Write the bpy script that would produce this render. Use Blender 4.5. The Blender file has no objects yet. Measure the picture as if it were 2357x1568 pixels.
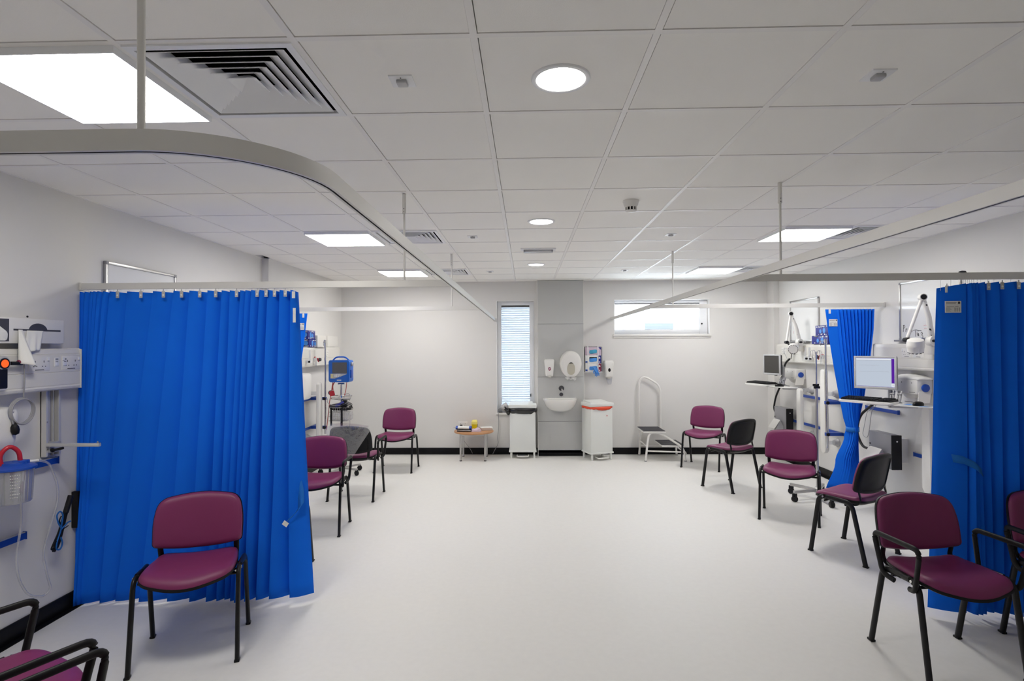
import bpy, bmesh, math, random
from mathutils import Vector, Matrix
random.seed(4)
PI = math.pi
sc = bpy.context.scene
COL = sc.collection
V = Vector

# ------------------------------------------------------------------ materials
def mat(name, col, rough=.5, metal=0., spec=.5, bump=0., bscale=200., var=0., vscale=3., coat=0., emit=None, estr=0.):
    m = bpy.data.materials.new(name); m.use_nodes = True
    nt = m.node_tree; b = nt.nodes['Principled BSDF']
    b.inputs['Base Color'].default_value = (*col, 1); b.inputs['Roughness'].default_value = rough
    b.inputs['Metallic'].default_value = metal; b.inputs['Specular IOR Level'].default_value = spec
    b.inputs['Coat Weight'].default_value = coat
    if emit:
        b.inputs['Emission Color'].default_value = (*emit, 1); b.inputs['Emission Strength'].default_value = estr
    if bump or var:
        tc = nt.nodes.new('ShaderNodeTexCoord')
    if var:
        n = nt.nodes.new('ShaderNodeTexNoise'); n.inputs['Scale'].default_value = vscale; n.inputs['Detail'].default_value = 6
        r = nt.nodes.new('ShaderNodeMix'); r.data_type = 'RGBA'
        r.inputs[6].default_value = (*[c*(1-var) for c in col], 1); r.inputs[7].default_value = (*[min(1, c*(1+var)) for c in col], 1)
        nt.links.new(tc.outputs['Object'], n.inputs['Vector']); nt.links.new(n.outputs['Fac'], r.inputs[0]); nt.links.new(r.outputs[2], b.inputs['Base Color'])
    if bump:
        n = nt.nodes.new('ShaderNodeTexNoise'); n.inputs['Scale'].default_value = bscale; n.inputs['Detail'].default_value = 4
        bp = nt.nodes.new('ShaderNodeBump'); bp.inputs['Strength'].default_value = bump; bp.inputs['Distance'].default_value = .002
        nt.links.new(tc.outputs['Object'], n.inputs['Vector']); nt.links.new(n.outputs['Fac'], bp.inputs['Height']); nt.links.new(bp.outputs['Normal'], b.inputs['Normal'])
    return m

def clear(name, tint=(1, 1, 1), gloss=.08, rough=.03, milk=0., wrinkle=0.):
    """thin clear sheet: transparent + a little mirror, optionally milky"""
    m = bpy.data.materials.new(name); m.use_nodes = True
    nt = m.node_tree; nt.nodes.clear(); N = nt.nodes.new; L = nt.links.new
    o = N('ShaderNodeOutputMaterial'); t = N('ShaderNodeBsdfTransparent'); t.inputs[0].default_value = (*tint, 1)
    g = N('ShaderNodeBsdfGlossy'); g.inputs['Roughness'].default_value = rough
    f = N('ShaderNodeFresnel'); ge = N('ShaderNodeNewGeometry')
    io = N('ShaderNodeMath'); io.operation = 'MULTIPLY_ADD'; io.inputs[1].default_value = -.7603; io.inputs[2].default_value = 1.45
    L(ge.outputs['Backfacing'], io.inputs[0]); L(io.outputs[0], f.inputs[0])
    ad = N('ShaderNodeMath'); ad.operation = 'ADD'; ad.use_clamp = True; ad.inputs[1].default_value = gloss; L(f.outputs[0], ad.inputs[0])
    mx = N('ShaderNodeMixShader'); L(ad.outputs[0], mx.inputs[0]); L(t.outputs[0], mx.inputs[1]); L(g.outputs[0], mx.inputs[2])
    if wrinkle:
        tc = N('ShaderNodeTexCoord'); n = N('ShaderNodeTexNoise'); n.inputs['Scale'].default_value = wrinkle; n.inputs['Detail'].default_value = 5
        bp = N('ShaderNodeBump'); bp.inputs['Strength'].default_value = 1; bp.inputs['Distance'].default_value = .02
        L(tc.outputs['Object'], n.inputs['Vector']); L(n.outputs['Fac'], bp.inputs['Height']); L(bp.outputs[0], g.inputs['Normal']); L(bp.outputs[0], f.inputs['Normal'])
    last = mx
    if milk:
        d = N('ShaderNodeBsdfDiffuse'); d.inputs[0].default_value = (.9, .9, .92, 1)
        m2 = N('ShaderNodeMixShader'); m2.inputs[0].default_value = milk; L(mx.outputs[0], m2.inputs[1]); L(d.outputs[0], m2.inputs[2]); last = m2
    L(last.outputs[0], o.inputs[0])
    return m

def cloth(name, col, trans=.25, rough=.85):
    m = mat(name, col, rough, spec=.25, var=.10, vscale=2.2, bump=.15, bscale=500)
    nt = m.node_tree; b = nt.nodes['Principled BSDF']; o = nt.nodes['Material Output']
    t = nt.nodes.new('ShaderNodeBsdfTranslucent'); t.inputs[0].default_value = (*col, 1)
    x = nt.nodes.new('ShaderNodeMixShader'); x.inputs[0].default_value = trans
    nt.links.new(b.outputs[0], x.inputs[1]); nt.links.new(t.outputs[0], x.inputs[2]); nt.links.new(x.outputs[0], o.inputs[0])
    return m

def emis(name, col, s):
    m = bpy.data.materials.new(name); m.use_nodes = True
    nt = m.node_tree; nt.nodes.clear()
    e = nt.nodes.new('ShaderNodeEmission'); e.inputs[0].default_value = (*col, 1); e.inputs[1].default_value = s
    o = nt.nodes.new('ShaderNodeOutputMaterial'); nt.links.new(e.outputs[0], o.inputs[0])
    return m

M = dict(
    wall=mat('wall_paint', (.745, .735, .718), .75, spec=.25, bump=.06, bscale=260, var=.015, vscale=1.5),
    tile=mat('ceiling_tile', (.95, .935, .90), .9, spec=.2, bump=.25, bscale=420, var=.02, vscale=2),
    tbar=mat('ceiling_bar', (.90, .885, .865), .42, spec=.5),
    dark=mat('dark_void', (.012, .012, .012), .9, spec=.1),
    floor=mat('vinyl_floor', (.765, .755, .732), .50, spec=.26, bump=.03, bscale=90, var=.035, vscale=26),
    skirt=mat('black_skirting', (.006, .006, .007), .45, spec=.2),
    panel=mat('grey_panel', (.53, .535, .525), .42, spec=.3, var=.02, vscale=3),
    upvc=mat('white_frame', (.86, .87, .89), .4, spec=.4),
    glass=clear('window_glass', gloss=.03),
    slat=cloth('blind_slat', (.62, .645, .675), .46, .6),
    purple=mat('plum_vinyl', (.19, .026, .100), .42, spec=.38, bump=.22, bscale=700, var=.05, vscale=8),
    black=mat('black_plastic', (.009, .009, .010), .45, spec=.22, bump=.12, bscale=600),
    blackm=mat('black_metal', (.007, .007, .008), .34, spec=.28),
    blue=cloth('blue_curtain', (.002, .160, .86), .08),
    tie=mat('blue_tie', (.01, .16, .60), .7, spec=.3, bump=.1, bscale=500),
    alu=mat('brushed_aluminium', (.74, .73, .70), .40, .35, bump=.04, bscale=300),
    white=mat('white_plastic', (.80, .79, .76), .38, bump=.02, bscale=200),
    cream=mat('cream_plastic', (.74, .725, .68), .35, bump=.02, bscale=200),
    beige=mat('beige_window', (.50, .47, .38), .4, bump=.02, bscale=200),
    binw=mat('white_enamel', (.78, .80, .77), .3, bump=.02, bscale=150),
    ceram=mat('white_ceramic', (.84, .83, .80), .12, coat=.6, bump=.01, bscale=60),
    chrome=mat('chrome', (.72, .71, .70), .14, 1., bump=.02, bscale=100),
    steel=mat('satin_steel', (.55, .54, .53), .33, .9, bump=.03, bscale=200),
    grey=mat('grey_plastic', (.30, .30, .32), .4, bump=.03, bscale=200),
    silver=mat('silver_plastic', (.50, .50, .51), .4, .2, bump=.03, bscale=200),
    dgrey=mat('dark_grey', (.06, .06, .07), .45, bump=.03, bscale=200),
    screen_off=mat('dark_screen', (.045, .042, .038), .25),
    screen_grey=mat('grey_screen', (.10, .10, .11), .22),
    red=mat('red_rubber', (.48, .012, .03), .35, bump=.03, bscale=200),
    orange=mat('orange_bag', (.78, .07, .02), .45, bump=.4, bscale=60),
    bag=mat('black_bag', (.010, .010, .011), .16, spec=.7, bump=.9, bscale=28),
    yellow=mat('yellow_plastic', (.90, .68, .0), .4, bump=.02, bscale=100),
    yellowp=mat('pale_yellow_lid', (.90, .78, .20), .4, bump=.02, bscale=100),
    wood=mat('beech_wood', (.50, .25, .11), .38, var=.22, vscale=14, bump=.04, bscale=90),
    paper=mat('white_paper', (.82, .82, .80), .85, bump=.08, bscale=120),
    bluep=mat('blue_plastic', (.01, .07, .42), .35, bump=.03, bscale=200),
    railb=mat('blue_rail', (.01, .06, .36), .35, bump=.03, bscale=200),
    monblue=mat('monitor_blue', (.005, .12, .55), .32, bump=.03, bscale=200),
    navy=mat('navy_print', (.015, .02, .22), .5, bump=.02, bscale=200),
    maroon=mat('maroon_print', (.20, .01, .05), .5, bump=.02, bscale=200),
    lilac=mat('lilac_card', (.60, .48, .58), .6, bump=.03, bscale=200),
    glove=mat('nitrile_blue', (.06, .27, .72), .5, bump=.3, bscale=60),
    teal=mat('teal_glove', (.05, .36, .55), .5, bump=.3, bscale=60),
    plug=mat('black_rubber', (.008, .008, .010), .5, spec=.3, bump=.03, bscale=200),
    print_=mat('dark_print', (.06, .06, .07), .6, bump=.02, bscale=200),
    ink=mat('black_ink', (.03, .03, .03), .6, bump=.02, bscale=200),
    redink=mat('red_ink', (.62, .22, .22), .6, bump=.02, bscale=200),
    board=mat('whiteboard_face', (.78, .79, .79), .18, coat=.3, bump=.01, bscale=40),
    clearp=clear('clear_plastic', (.93, .94, .96), gloss=.05, rough=.08, milk=.12),
    tubec=clear('clear_tubing', (.85, .86, .90), gloss=.18, rough=.08, milk=.18),
    film=clear('plastic_film', (.92, .92, .94), gloss=.16, rough=.08, milk=.10, wrinkle=16),
    bluec=mat('blue_cable', (.01, .13, .45), .4, bump=.03, bscale=200),
    redc=mat('red_cable', (.42, .05, .04), .4, bump=.03, bscale=200),
    greyc=mat('grey_cable', (.32, .32, .34), .4, bump=.03, bscale=200),
    ext=mat('white_render', (.85, .86, .86), .9, bump=.05, bscale=30),
    extg=mat('grey_glazing', (.040, .047, .050), .5, bump=.02, bscale=5),
    led=emis('panel_light', (1, .970, .925), 9.8),
    dl=emis('downlight_glow', (1, .97, .92), 9.0),
    screen_on=emis('lit_screen', (.66, .74, .86), .30),
    screen_pur=emis('lit_screen_purple', (.10, .02, .32), .40),
    screen_wh=emis('lit_screen_white', (.85, .88, .95), .36),
    ledred=emis('red_indicator', (.9, .10, .02), .6),
)

# ------------------------------------------------------------------ mesh builder
def rot(ax, deg): return Matrix.Rotation(math.radians(deg), 3, ax)

def fil(pts, r, n=5):
    """round the corners of a path"""
    pts = [V(p) for p in pts]; out = [pts[0]]
    for a, b, c in zip(pts, pts[1:], pts[2:]):
        u = (a-b); w = (c-b)
        d = min(r, u.length*.49, w.length*.49)
        p0 = b+u.normalized()*d; p1 = b+w.normalized()*d
        for k in range(n+1):
            t = k/n; out.append(p0*(1-t)**2+b*2*t*(1-t)+p1*t*t)
    out.append(pts[-1]); return out

def rpoly(pts, rads, n=6):
    """closed 2-D polygon with rounded corners"""
    out = []; N = len(pts)
    for i in range(N):
        a, b, c = V((*pts[i-1], 0)), V((*pts[i], 0)), V((*pts[(i+1) % N], 0))
        r = rads[i] if isinstance(rads, (list, tuple)) else rads
        if r <= 0: out.append((b.x, b.y)); continue
        u, w = a-b, c-b; d = min(r, u.length*.49, w.length*.49)
        p0, p1 = b+u.normalized()*d, b+w.normalized()*d
        for k in range(n+1):
            t = k/n; q = p0*(1-t)**2+b*2*t*(1-t)+p1*t*t; out.append((q.x, q.y))
    return out

def dense(poly, step):
    out = []; N = len(poly)
    for i in range(N):
        a, b = V(poly[i]), V(poly[(i+1) % N]); n = max(1, int((b-a).length/step))
        out += [tuple(a.lerp(b, k/n)) for k in range(n)]
    return out

class MB:
    def __init__(s): s.bm = bmesh.new()
    def _f(s, vs, m):
        try: f = s.bm.faces.new(vs); f.material_index = m; return f
        except ValueError: return None
    def box(s, x0, x1, y0, y1, z0, z1, m=0, bev=0, R=None, o=None, seg=2):
        c = V(((x0+x1)/2, (y0+y1)/2, (z0+z1)/2)); vs = []
        for z in (z0, z1):
            for x, y in ((x0, y0), (x1, y0), (x1, y1), (x0, y1)):
                p = V((x, y, z))
                if R is not None: p = R@(p-(V(o) if o else c))+(V(o) if o else c)
                vs.append(s.bm.verts.new(p))
        fs = [s._f([vs[i] for i in q], m) for q in ((3, 2, 1, 0), (4, 5, 6, 7), (0, 1, 5, 4), (1, 2, 6, 5), (2, 3, 7, 6), (3, 0, 4, 7))]
        if bev:
            es = {e for f in fs for e in f.edges}
            r = bmesh.ops.bevel(s.bm, geom=list(es), offset=bev, segments=seg, affect='EDGES', profile=.5)
            for f in r['faces']: f.material_index = m
        return s
    def tube(s, pts, r, seg=10, m=0, r2=None, ref=None, closed=False, taper=None):
        pts = [V(p) for p in pts]; N = len(pts); rings = []; n = None
        for i, p in enumerate(pts):
            t = (pts[(i+1) % N]-pts[i-1]) if closed else (pts[min(i+1, N-1)]-pts[max(i-1, 0)])
            t.normalize()
            if n is None:
                n = V(ref) if ref else (V((0, 0, 1)) if abs(t.z) < .9 else V((1, 0, 0)))
            if ref: n = V(ref)
            n = (n-t*n.dot(t))
            if n.length < 1e-5: n = t.orthogonal()
            n.normalize(); b = t.cross(n)
            k = taper(i/(N-1)) if taper else 1
            rings.append([s.bm.verts.new(p+(n*math.cos(a)*r+b*math.sin(a)*(r2 or r))*k) for a in [2*PI*j/seg for j in range(seg)]])
        for i in range(N if closed else N-1):
            A, B = rings[i], rings[(i+1) % N]
            for j in range(seg): s._f([A[j], A[(j+1) % seg], B[(j+1) % seg], B[j]], m)
        if not closed: s._f(rings[0][::-1], m); s._f(rings[-1], m)
        return s
    def lathe(s, prof, c=(0, 0, 0), R=None, seg=24, m=0, sx=1, sy=1, a0=0, a1=2*PI, cap=True):
        R = R or Matrix.Identity(3); full = abs(a1-a0-2*PI) < 1e-4; n = seg if full else seg+1; rings = []
        for r, z in prof:
            if r < 1e-6: rings.append([s.bm.verts.new(R@V((0, 0, z))+V(c))])
            else: rings.append([s.bm.verts.new(R@V((r*sx*math.cos(a0+(a1-a0)*j/seg), r*sy*math.sin(a0+(a1-a0)*j/seg), z))+V(c)) for j in range(n)])
        for A, B in zip(rings, rings[1:]):
            for j in range(seg):
                k = (j+1) % n
                if len(A) == 1 and len(B) == 1: continue
                if len(A) == 1: s._f([A[0], B[k], B[j]], m)
                elif len(B) == 1: s._f([A[j], A[k], B[0]], m)
                else: s._f([A[j], A[k], B[k], B[j]], m)
        if cap and full:
            if len(rings[0]) > 1: s._f(rings[0][::-1], m)
            if len(rings[-1]) > 1: s._f(rings[-1], m)
        return s
    def cyl(s, c, r, h, ax='Z', m=0, seg=20, b=.0):
        R = {'Z': Matrix.Identity(3), 'X': rot('Y', 90), 'Y': rot('X', -90)}[ax]
        p = [(r-b, 0), (r, b), (r, h-b), (r-b, h)] if b else [(r, 0), (r, h)]
        return s.lathe(p, c, R, seg, m)
    def prism(s, poly, d0, d1, fn, m=0, bev=0):
        """2-D polygon extruded along a third axis; fn(u,v,w) gives the point"""
        A = [s.bm.verts.new(fn(u, v, d0)) for u, v in poly]; B = [s.bm.verts.new(fn(u, v, d1)) for u, v in poly]
        n = len(poly); fs = [s._f(A[::-1], m), s._f(B, m)]
        for j in range(n): s._f([A[j], A[(j+1) % n], B[(j+1) % n], B[j]], m)
        if bev:
            r = bmesh.ops.bevel(s.bm, geom=[e for f in fs if f for e in f.edges], offset=bev, segments=2, affect='EDGES', profile=.5)
            for f in r['faces']: f.material_index = m
        return s
    def pillow(s, poly, front, back, fn, m=0):
        """closed body over a 2-D outline; front/back are (scale, height) profiles from rim to centre"""
        cx = sum(p[0] for p in poly)/len(poly); cy = sum(p[1] for p in poly)/len(poly); n = len(poly)
        def ring(k, h): return [s.bm.verts.new(fn(cx+(u-cx)*k, cy+(v-cy)*k, h)) for u, v in poly]
        def side(prof, rim, flip):
            P = rim
            for k, h in prof[1:]:
                Q = ring(k, h) if k > 1e-6 else [s.bm.verts.new(fn(cx, cy, h))]
                for j in range(n):
                    a = [P[j], P[(j+1) % n], Q[(j+1) % n], Q[j]] if len(Q) > 1 else [P[j], P[(j+1) % n], Q[0]]
                    s._f(a[::-1] if flip else a, m)
                P = Q
        rim = ring(*front[0]); side(front, rim, False)
        side([front[0]]+list(back), rim, True)
        return s
    def grid(s, rows, m=0):
        R = [[s.bm.verts.new(p) for p in r] for r in rows]
        for A, B in zip(R, R[1:]):
            for j in range(len(A)-1): s._f([A[j], A[j+1], B[j+1], B[j]], m)
        return s
    def build(s, name, mats, parent=None, smooth=35, solid=0, loc=None):
        bmesh.ops.recalc_face_normals(s.bm, faces=s.bm.faces[:])
        me = bpy.data.meshes.new(name); s.bm.to_mesh(me); s.bm.free()
        for k in (mats if isinstance(mats, (list, tuple)) else [mats]): me.materials.append(M[k])
        if smooth:
            me.polygons.foreach_set('use_smooth', [True]*len(me.polygons)); me.set_sharp_from_angle(angle=math.radians(smooth))
        o = bpy.data.objects.new(name, me); COL.objects.link(o)
        if parent: o.parent = parent
        if loc: o.location = loc
        if solid:
            md = o.modifiers.new('thickness', 'SOLIDIFY'); md.thickness = solid; md.offset = 0
        return o

def tag(o, label, cat, group=None):
    o['label'] = label; o['category'] = cat
    if group: o['group'] = group
    return o
def thing(name, label, cat, loc, rz=0., group=None):
    o = bpy.data.objects.new(name, None); COL.objects.link(o); o.empty_display_size = .1
    o.location = loc; o.rotation_euler = (0, 0, math.radians(rz))
    return tag(o, label, cat, group)
def struct(o): o['kind'] = 'structure'; return o
def dup(root, loc, rz, label, group=None):
    r = root.copy(); COL.objects.link(r); r.location = loc; r.rotation_euler = (0, 0, math.radians(rz)); r['label'] = label
    if group: r['group'] = group
    for ch in root.children:
        c = ch.copy(); COL.objects.link(c); c.parent = r
        for g in ch.children:
            d = g.copy(); COL.objects.link(d); d.parent = c
    return r

# ------------------------------------------------------------------ room shell
XL, XL2, XR, YB, YF, ZC = -3.008, -2.930, 3.8445, 8.685, -.8, 2.723
STEP = 6.20
GX, GY = -.1655, 1.7912
struct(MB().box(XL-.2, XR+.2, YF-.2, YB+.2, -.1, 0).build('floor', 'floor', smooth=0))
struct(MB().box(XL-.2, XL, YF, YB+.25, 0, ZC+.1).build('wall_left', 'wall', smooth=0))
struct(MB().box(XL, XL2, STEP, YB, 0, ZC).build('trim_1', 'wall', smooth=0))
struct(MB().box(XR, XR+.2, YF, YB+.25, 0, ZC+.1).build('wall_right', 'wall', smooth=0))
struct(MB().box(XL-.2, XR+.2, YF-.2, YF, 0, ZC+.1).build('wall_front', 'wall', smooth=0))  # unseen wall, set close behind the camera to bounce light forward
struct(MB().box(3.765, XR, 8.45, YB, 0, ZC).build('trim_2', 'wall', smooth=0))
W1 = (-.455, .124, .657, 2.412); W2 = (1.392, 2.872, 1.880, 2.420)
b = MB(); y0, y1 = YB, YB+.25
for x0, x1, z0, z1 in ((XL, W1[0], 0, ZC+.1), (W1[0], W1[1], 0, W1[2]), (W1[0], W1[1], W1[3], ZC+.1), (W1[1], W2[0], 0, ZC+.1),
                       (W2[0], W2[1], 0, W2[2]), (W2[0], W2[1], W2[3], ZC+.1), (W2[1], XR, 0, ZC+.1)):
    b.box(x0, x1, y0, y1, z0, z1)
struct(b.build('wall_back', 'wall', smooth=0))
# skirting
SK = .105
struct(MB().box(XL, XL+.012, YF, STEP, 0, SK, bev=.004).box(XL2, XL2+.012, STEP, YB-.012, 0, SK, bev=.004).box(XL, XL+.05, YF, STEP, 0, .004).build('baseboard_left', 'skirt'))
struct(MB().box(XR-.012, XR, YF, 8.45, 0, SK, bev=.004).box(XR-.05, XR, YF, 8.4, 0, .004).build('baseboard_right', 'skirt'))
struct(MB().box(XL2, .178, YB-.012, YB, 0, SK, bev=.004).box(.898, 3.765, YB-.012, YB, 0, SK, bev=.004).build('baseboard_back', 'skirt'))
# grey panelled housing behind the basin
b = MB(); PY = 8.55
for z0, z1 in ((.09, .532), (.538, 1.219), (1.225, 2.041), (2.047, ZC-.001)):
    b.box(.184, .892, PY, YB-.002, z0, z1, bev=.002)
b.box(.190, .886, PY+.004, YB-.002, .05, ZC-.001, m=1)
b.box(.186, .890, PY+.004, YB-.002, 0, .09, m=2)
b.box(.176, .184, PY-.002, YB-.002, .0, ZC-.001, m=3).box(.892, .900, PY-.002, YB-.002, .0, ZC-.001, m=3)
struct(b.build('trim_3', ['panel', 'grey', 'skirt', 'white'], smooth=0))

# ------------------------------------------------------------------ ceiling
LIGHTS = [(-3, 0), (-3, 5), (-3, 9), (4, 5), (4, 9), (4, 0)]
VENTS = [(-2, 0), (-2, 5), (-2, 9), (5, 5), (5, 9), (5, 0)]
skip = set(VENTS[:5])
b = MB(); g = .012; gap = .003
for i in range(-6, 8):
    for j in range(-7, 13):
        if (i, j) in skip: continue
        lim = XL2 if GY+.6*j+.3 > STEP else XL
        x0, x1 = max(GX+.6*i+g+gap, lim+.02), min(GX+.6*(i+1)-g-gap*.3, XR-.02)
        y0, y1 = max(GY+.6*j+g+.001, YF+.02), min(GY+.6*(j+1)-g-.004, YB-.02)
        if x1-x0 < .03 or y1-y0 < .03: continue
        b.box(x0, x1, y0, y1, ZC+.0025, ZC+.020)
for i in range(-5, 8):
    x = GX+.6*i
    if XL < x < XR: b.box(x-g, x+g, YF, YB, ZC, ZC+.03, m=1)
for j in range(-6, 13):
    y = GY+.6*j
    if YF < y < YB:
        xs = [XL]+[GX+.6*i for i in range(-5, 8) if XL < GX+.6*i < XR]+[XR]
        for xa, xb in zip(xs, xs[1:]):
            b.box(xa if xa == XL else xa+g, xb if xb == XR else xb-g, y-g, y+g, ZC+.0005, ZC+.03, m=1)
b.box(XL, XL+.022, YF, STEP, ZC, ZC+.03, m=1).box(XL2, XL2+.022, STEP, YB, ZC, ZC+.03, m=1).box(XR-.022, XR, YF, YB, ZC, ZC+.03, m=1).box(XL2, XR, YB-.022, YB, ZC, ZC+.03, m=1)
b.box(XL-.2, XR+.2, YF-.2, YB+.25, ZC+.26, ZC+.35, m=2)
for x0, x1, y0, y1 in ((XL-.2, XL, YF-.2, YB+.25), (XR, XR+.2, YF-.2, YB+.25), (XL, XR, YF-.2, YF), (XL, XR, YB, YB+.25)):
    b.box(x0, x1, y0, y1, ZC+.1, ZC+.26, m=2)
struct(b.build('ceiling', ['tile', 'tbar', 'dark'], smooth=0))

def light_panel():
    t = thing('ceiling_light', '', 'ceiling light', (0, 0, 0), group='square ceiling light panels')
    h = .282
    b = MB()
    for x0, x1, y0, y1 in ((-.288, -h, -.288, .288), (h, .288, -.288, .288), (-h, h, -.288, -h), (-h, h, h, .288)):
        b.box(x0, x1, y0, y1, -.024, .006)
    b.build('frame', 'upvc', t, smooth=0)
    MB().box(-h, h, -h, h, -.021, -.012).build('diffuser', 'led', t, smooth=0)
    return t
LL = ['large bright square ceiling light nearest the camera, top left beside the big grille',
      'square ceiling light above the left bays, second from the camera on the left',
      'small far square ceiling light on the left, nearest the back wall',
      'square ceiling light on the right, larger of the two right-hand panels',
      'far square ceiling light on the right, nearest the back wall',
      'square ceiling light beyond the right edge of the frame']
p0 = light_panel()
for k, (i, j) in enumerate(LIGHTS):
    loc = (GX+.6*i+.3, GY+.6*j+.3, ZC)
    if k == 0: p0.location = loc; p0['label'] = LL[0]
    elif k < 5: dup(p0, loc, 0, LL[k])

def ceiling_vent():
    t = thing('ceiling_vent', '', 'vent', (0, 0, 0), group='four-way ceiling grilles')
    def frustum(b, r0, z0, r1, z1, m=0, w=.0015):
        pts = [(-1, -1), (1, -1), (1, 1), (-1, 1)]
        for k in range(4):
            a, c = pts[k], pts[(k+1) % 4]
            q = [V((a[0]*r0, a[1]*r0, z0)), V((c[0]*r0, c[1]*r0, z0)), V((c[0]*r1, c[1]*r1, z1)), V((a[0]*r1, a[1]*r1, z1))]
            b._f([b.bm.verts.new(p) for p in q], m)
    b = MB()
    for x0, x1, y0, y1 in ((-.288, -.262, -.288, .288), (.262, .288, -.288, .288), (-.262, .262, -.288, -.262), (-.262, .262, .262, .288)):
        b.box(x0, x1, y0, y1, -.006, .008)
    b.build('frame', 'upvc', t, smooth=0)
    b = MB()
    for k in range(6):
        r = .246-.038*k
        frustum(b, r, -.004, max(r-.058, .01), .030)
        if k == 5:
            r1 = max(r-.058, .01)
            b._f([b.bm.verts.new((x*r1, y*r1, .030)) for x, y in ((-1, -1), (1, -1), (1, 1), (-1, 1))], 0)
    b.build('louvre', 'upvc', t, smooth=0, solid=.0025)
    b = MB()
    for x0, x1, y0, y1 in ((-.288, -.280, -.288, .288), (.280, .288, -.288, .288), (-.28, .28, -.288, -.280), (-.28, .28, .280, .288)):
        b.box(x0, x1, y0, y1, .009, .20)
    b.box(-.288, .288, -.288, .288, .2, .21)
    b.box(-.28, .28, -.006, .006, .06, .2).box(-.006, .006, -.28, .28, .06, .2)
    b.build('duct_box', 'dark', t, smooth=0)
    return t
VL = ['large square ceiling grille nearest the camera, right of the big light',
      'ceiling grille crossed by the left curtain track',
      'far left ceiling grille beside the farthest left light',
      'ceiling grille on the right, beside the larger right-hand light',
      'far right ceiling grille beside the farthest right light', '']
v0 = ceiling_vent()
for k, (i, j) in enumerate(VENTS[:5]):
    loc = (GX+.6*i+.3, GY+.6*j+.3, ZC)
    if k == 0: v0.location = loc; v0['label'] = VL[0]
    else: dup(v0, loc, 0, VL[k])

def downlight():
    t = thing('downlight', '', 'ceiling light', (0, 0, 0), group='round ceiling downlights')
    MB().lathe([(.092, .006), (.094, -.004), (.102, -.007), (.110, -.005), (.113, .0), (.113, .008)], seg=40, cap=False).build('rim', 'upvc', t)
    MB().lathe([(0, .001), (.093, .001), (.093, .006), (0, .006)], seg=40).build('diffuser', 'dl', t)
    return t
d0 = downlight()
for k, (x, y, l) in enumerate(((.139, 2.094, 'large round ceiling downlight nearest the camera'), (.132, 4.50, 'round ceiling downlight in the middle of the row of three'), (.134, 6.874, 'smallest round ceiling downlight, nearest the back wall'))):
    if k == 0: d0.location = (x, y, ZC); d0['label'] = l
    else: dup(d0, (x, y, ZC), 0, l)

def sensor():
    t = thing('ceiling_sensor', '', 'sensor', (0, 0, 0), group='small square ceiling sensors')
    MB().box(-.045, .045, -.045, .045, -.004, .008, bev=.001).build('plate', 'upvc', t)
    MB().box(-.02, .02, -.022, .018, -.018, -.003, bev=.004).build('lens', 'silver', t)
    for y in (-.032, .031): MB().cyl((0, y, -.0055), .003, .003).build('screw', 'dgrey', t)
    return t
s0 = sensor()
for k, (x, y, l) in enumerate(((-.467, 2.088, 'square ceiling sensor left of the nearest downlight'), (1.338, 2.108, 'square ceiling sensor at upper right, far from the lights'),
    (-.488, 5.09, 'square ceiling sensor right of the left middle grille'), (1.338, 5.088, 'square ceiling sensor beyond the smoke detector, right of centre'),
    (-.482, 7.473, 'tiny ceiling sensor beside the far left grille'), (1.342, 7.467, 'tiny ceiling sensor on the right, nearest the back wall'))):
    if k == 0: s0.location = (x, y, ZC+.001); s0['label'] = l
    else: dup(s0, (x, y, ZC+.001), 0, l)
t = thing('smoke_detector', 'white dome smoke detector on the ceiling right of centre', 'smoke detector', (.746, 3.891, ZC))
MB().lathe([(.058, .008), (.058, -.006), (.052, -.014), (.050, -.03), (.040, -.045)], seg=32).build('base', 'white', t)
MB().lathe([(.034, -.044), (.034, -.066)], seg=24).build('chamber', 'dark', t)
b = MB()
for k in range(10):
    a = 2*PI*k/10; b.box(.034, .040, -.004, .004, -.068, -.042, R=rot('Z', math.degrees(a)), o=(0, 0, 0))
b.lathe([(.039, -.066), (.036, -.074), (.02, -.079), (0, -.08)], seg=24).build('cage', 'white', t)
t = thing('emergency_ceiling_light', 'narrow rectangular clear-lensed ceiling light between two downlights', 'ceiling light', (.136, 5.80, ZC))
MB().box(-.185, .185, -.07, .07, -.008, .006, bev=.002).build('tray', 'upvc', t)
MB().box(-.155, .155, -.04, .04, -.034, -.008, bev=.006).build('lens', 'clearp', t)
MB().tube([(-.14, 0, -.02), (.14, 0, -.02)], .008, seg=10).build('tube', 'white', t)
for sx in (-1, 1): MB().box(sx*.145-.008, sx*.145+.008, -.016, .016, -.03, -.008, bev=.002).build('end_holder', 'silver', t)

# ------------------------------------------------------------------ windows
t = struct(bpy.data.objects.new('window_1', None)); COL.objects.link(t); t['label'] = 'tall narrow white framed window with closed blind on the back wall'
x0, x1, z0, z1 = W1; yy = YB+.09
b = MB()
for a in ((x0, x0+.065, z0, z1), (x1-.065, x1, z0, z1), (x0+.065, x1-.065, z0, z0+.1), (x0+.065, x1-.065, z1-.055, z1)):
    b.box(a[0], a[1], yy, yy+.06, a[2], a[3], bev=.006)
struct(b.build('window_frame', 'upvc', t))
struct(MB().box(x0+.06, x1-.06, yy+.016, yy+.020, z0+.09, z1-.05).build('glass', 'glass', t, smooth=0))
struct(MB().box(x1-.058, x1-.045, yy-.02, yy, .90, .945, bev=.003).build('handle', 'plug', t))
struct(MB().box(x0-.02, x1+.03, YB-.022, YB+.09, z0-.035, z0, bev=.003).build('sill', 'white', t))
struct(MB().box(x0-.006, x0, YB-.008, YB+.002, z0, z1+.006).box(x1, x1+.006, YB-.008, YB+.002, z0, z1+.006).box(x0, x1, YB-.008, YB+.002, z1, z1+.006).build('reveal_trim', 'upvc', t, smooth=0))
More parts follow.
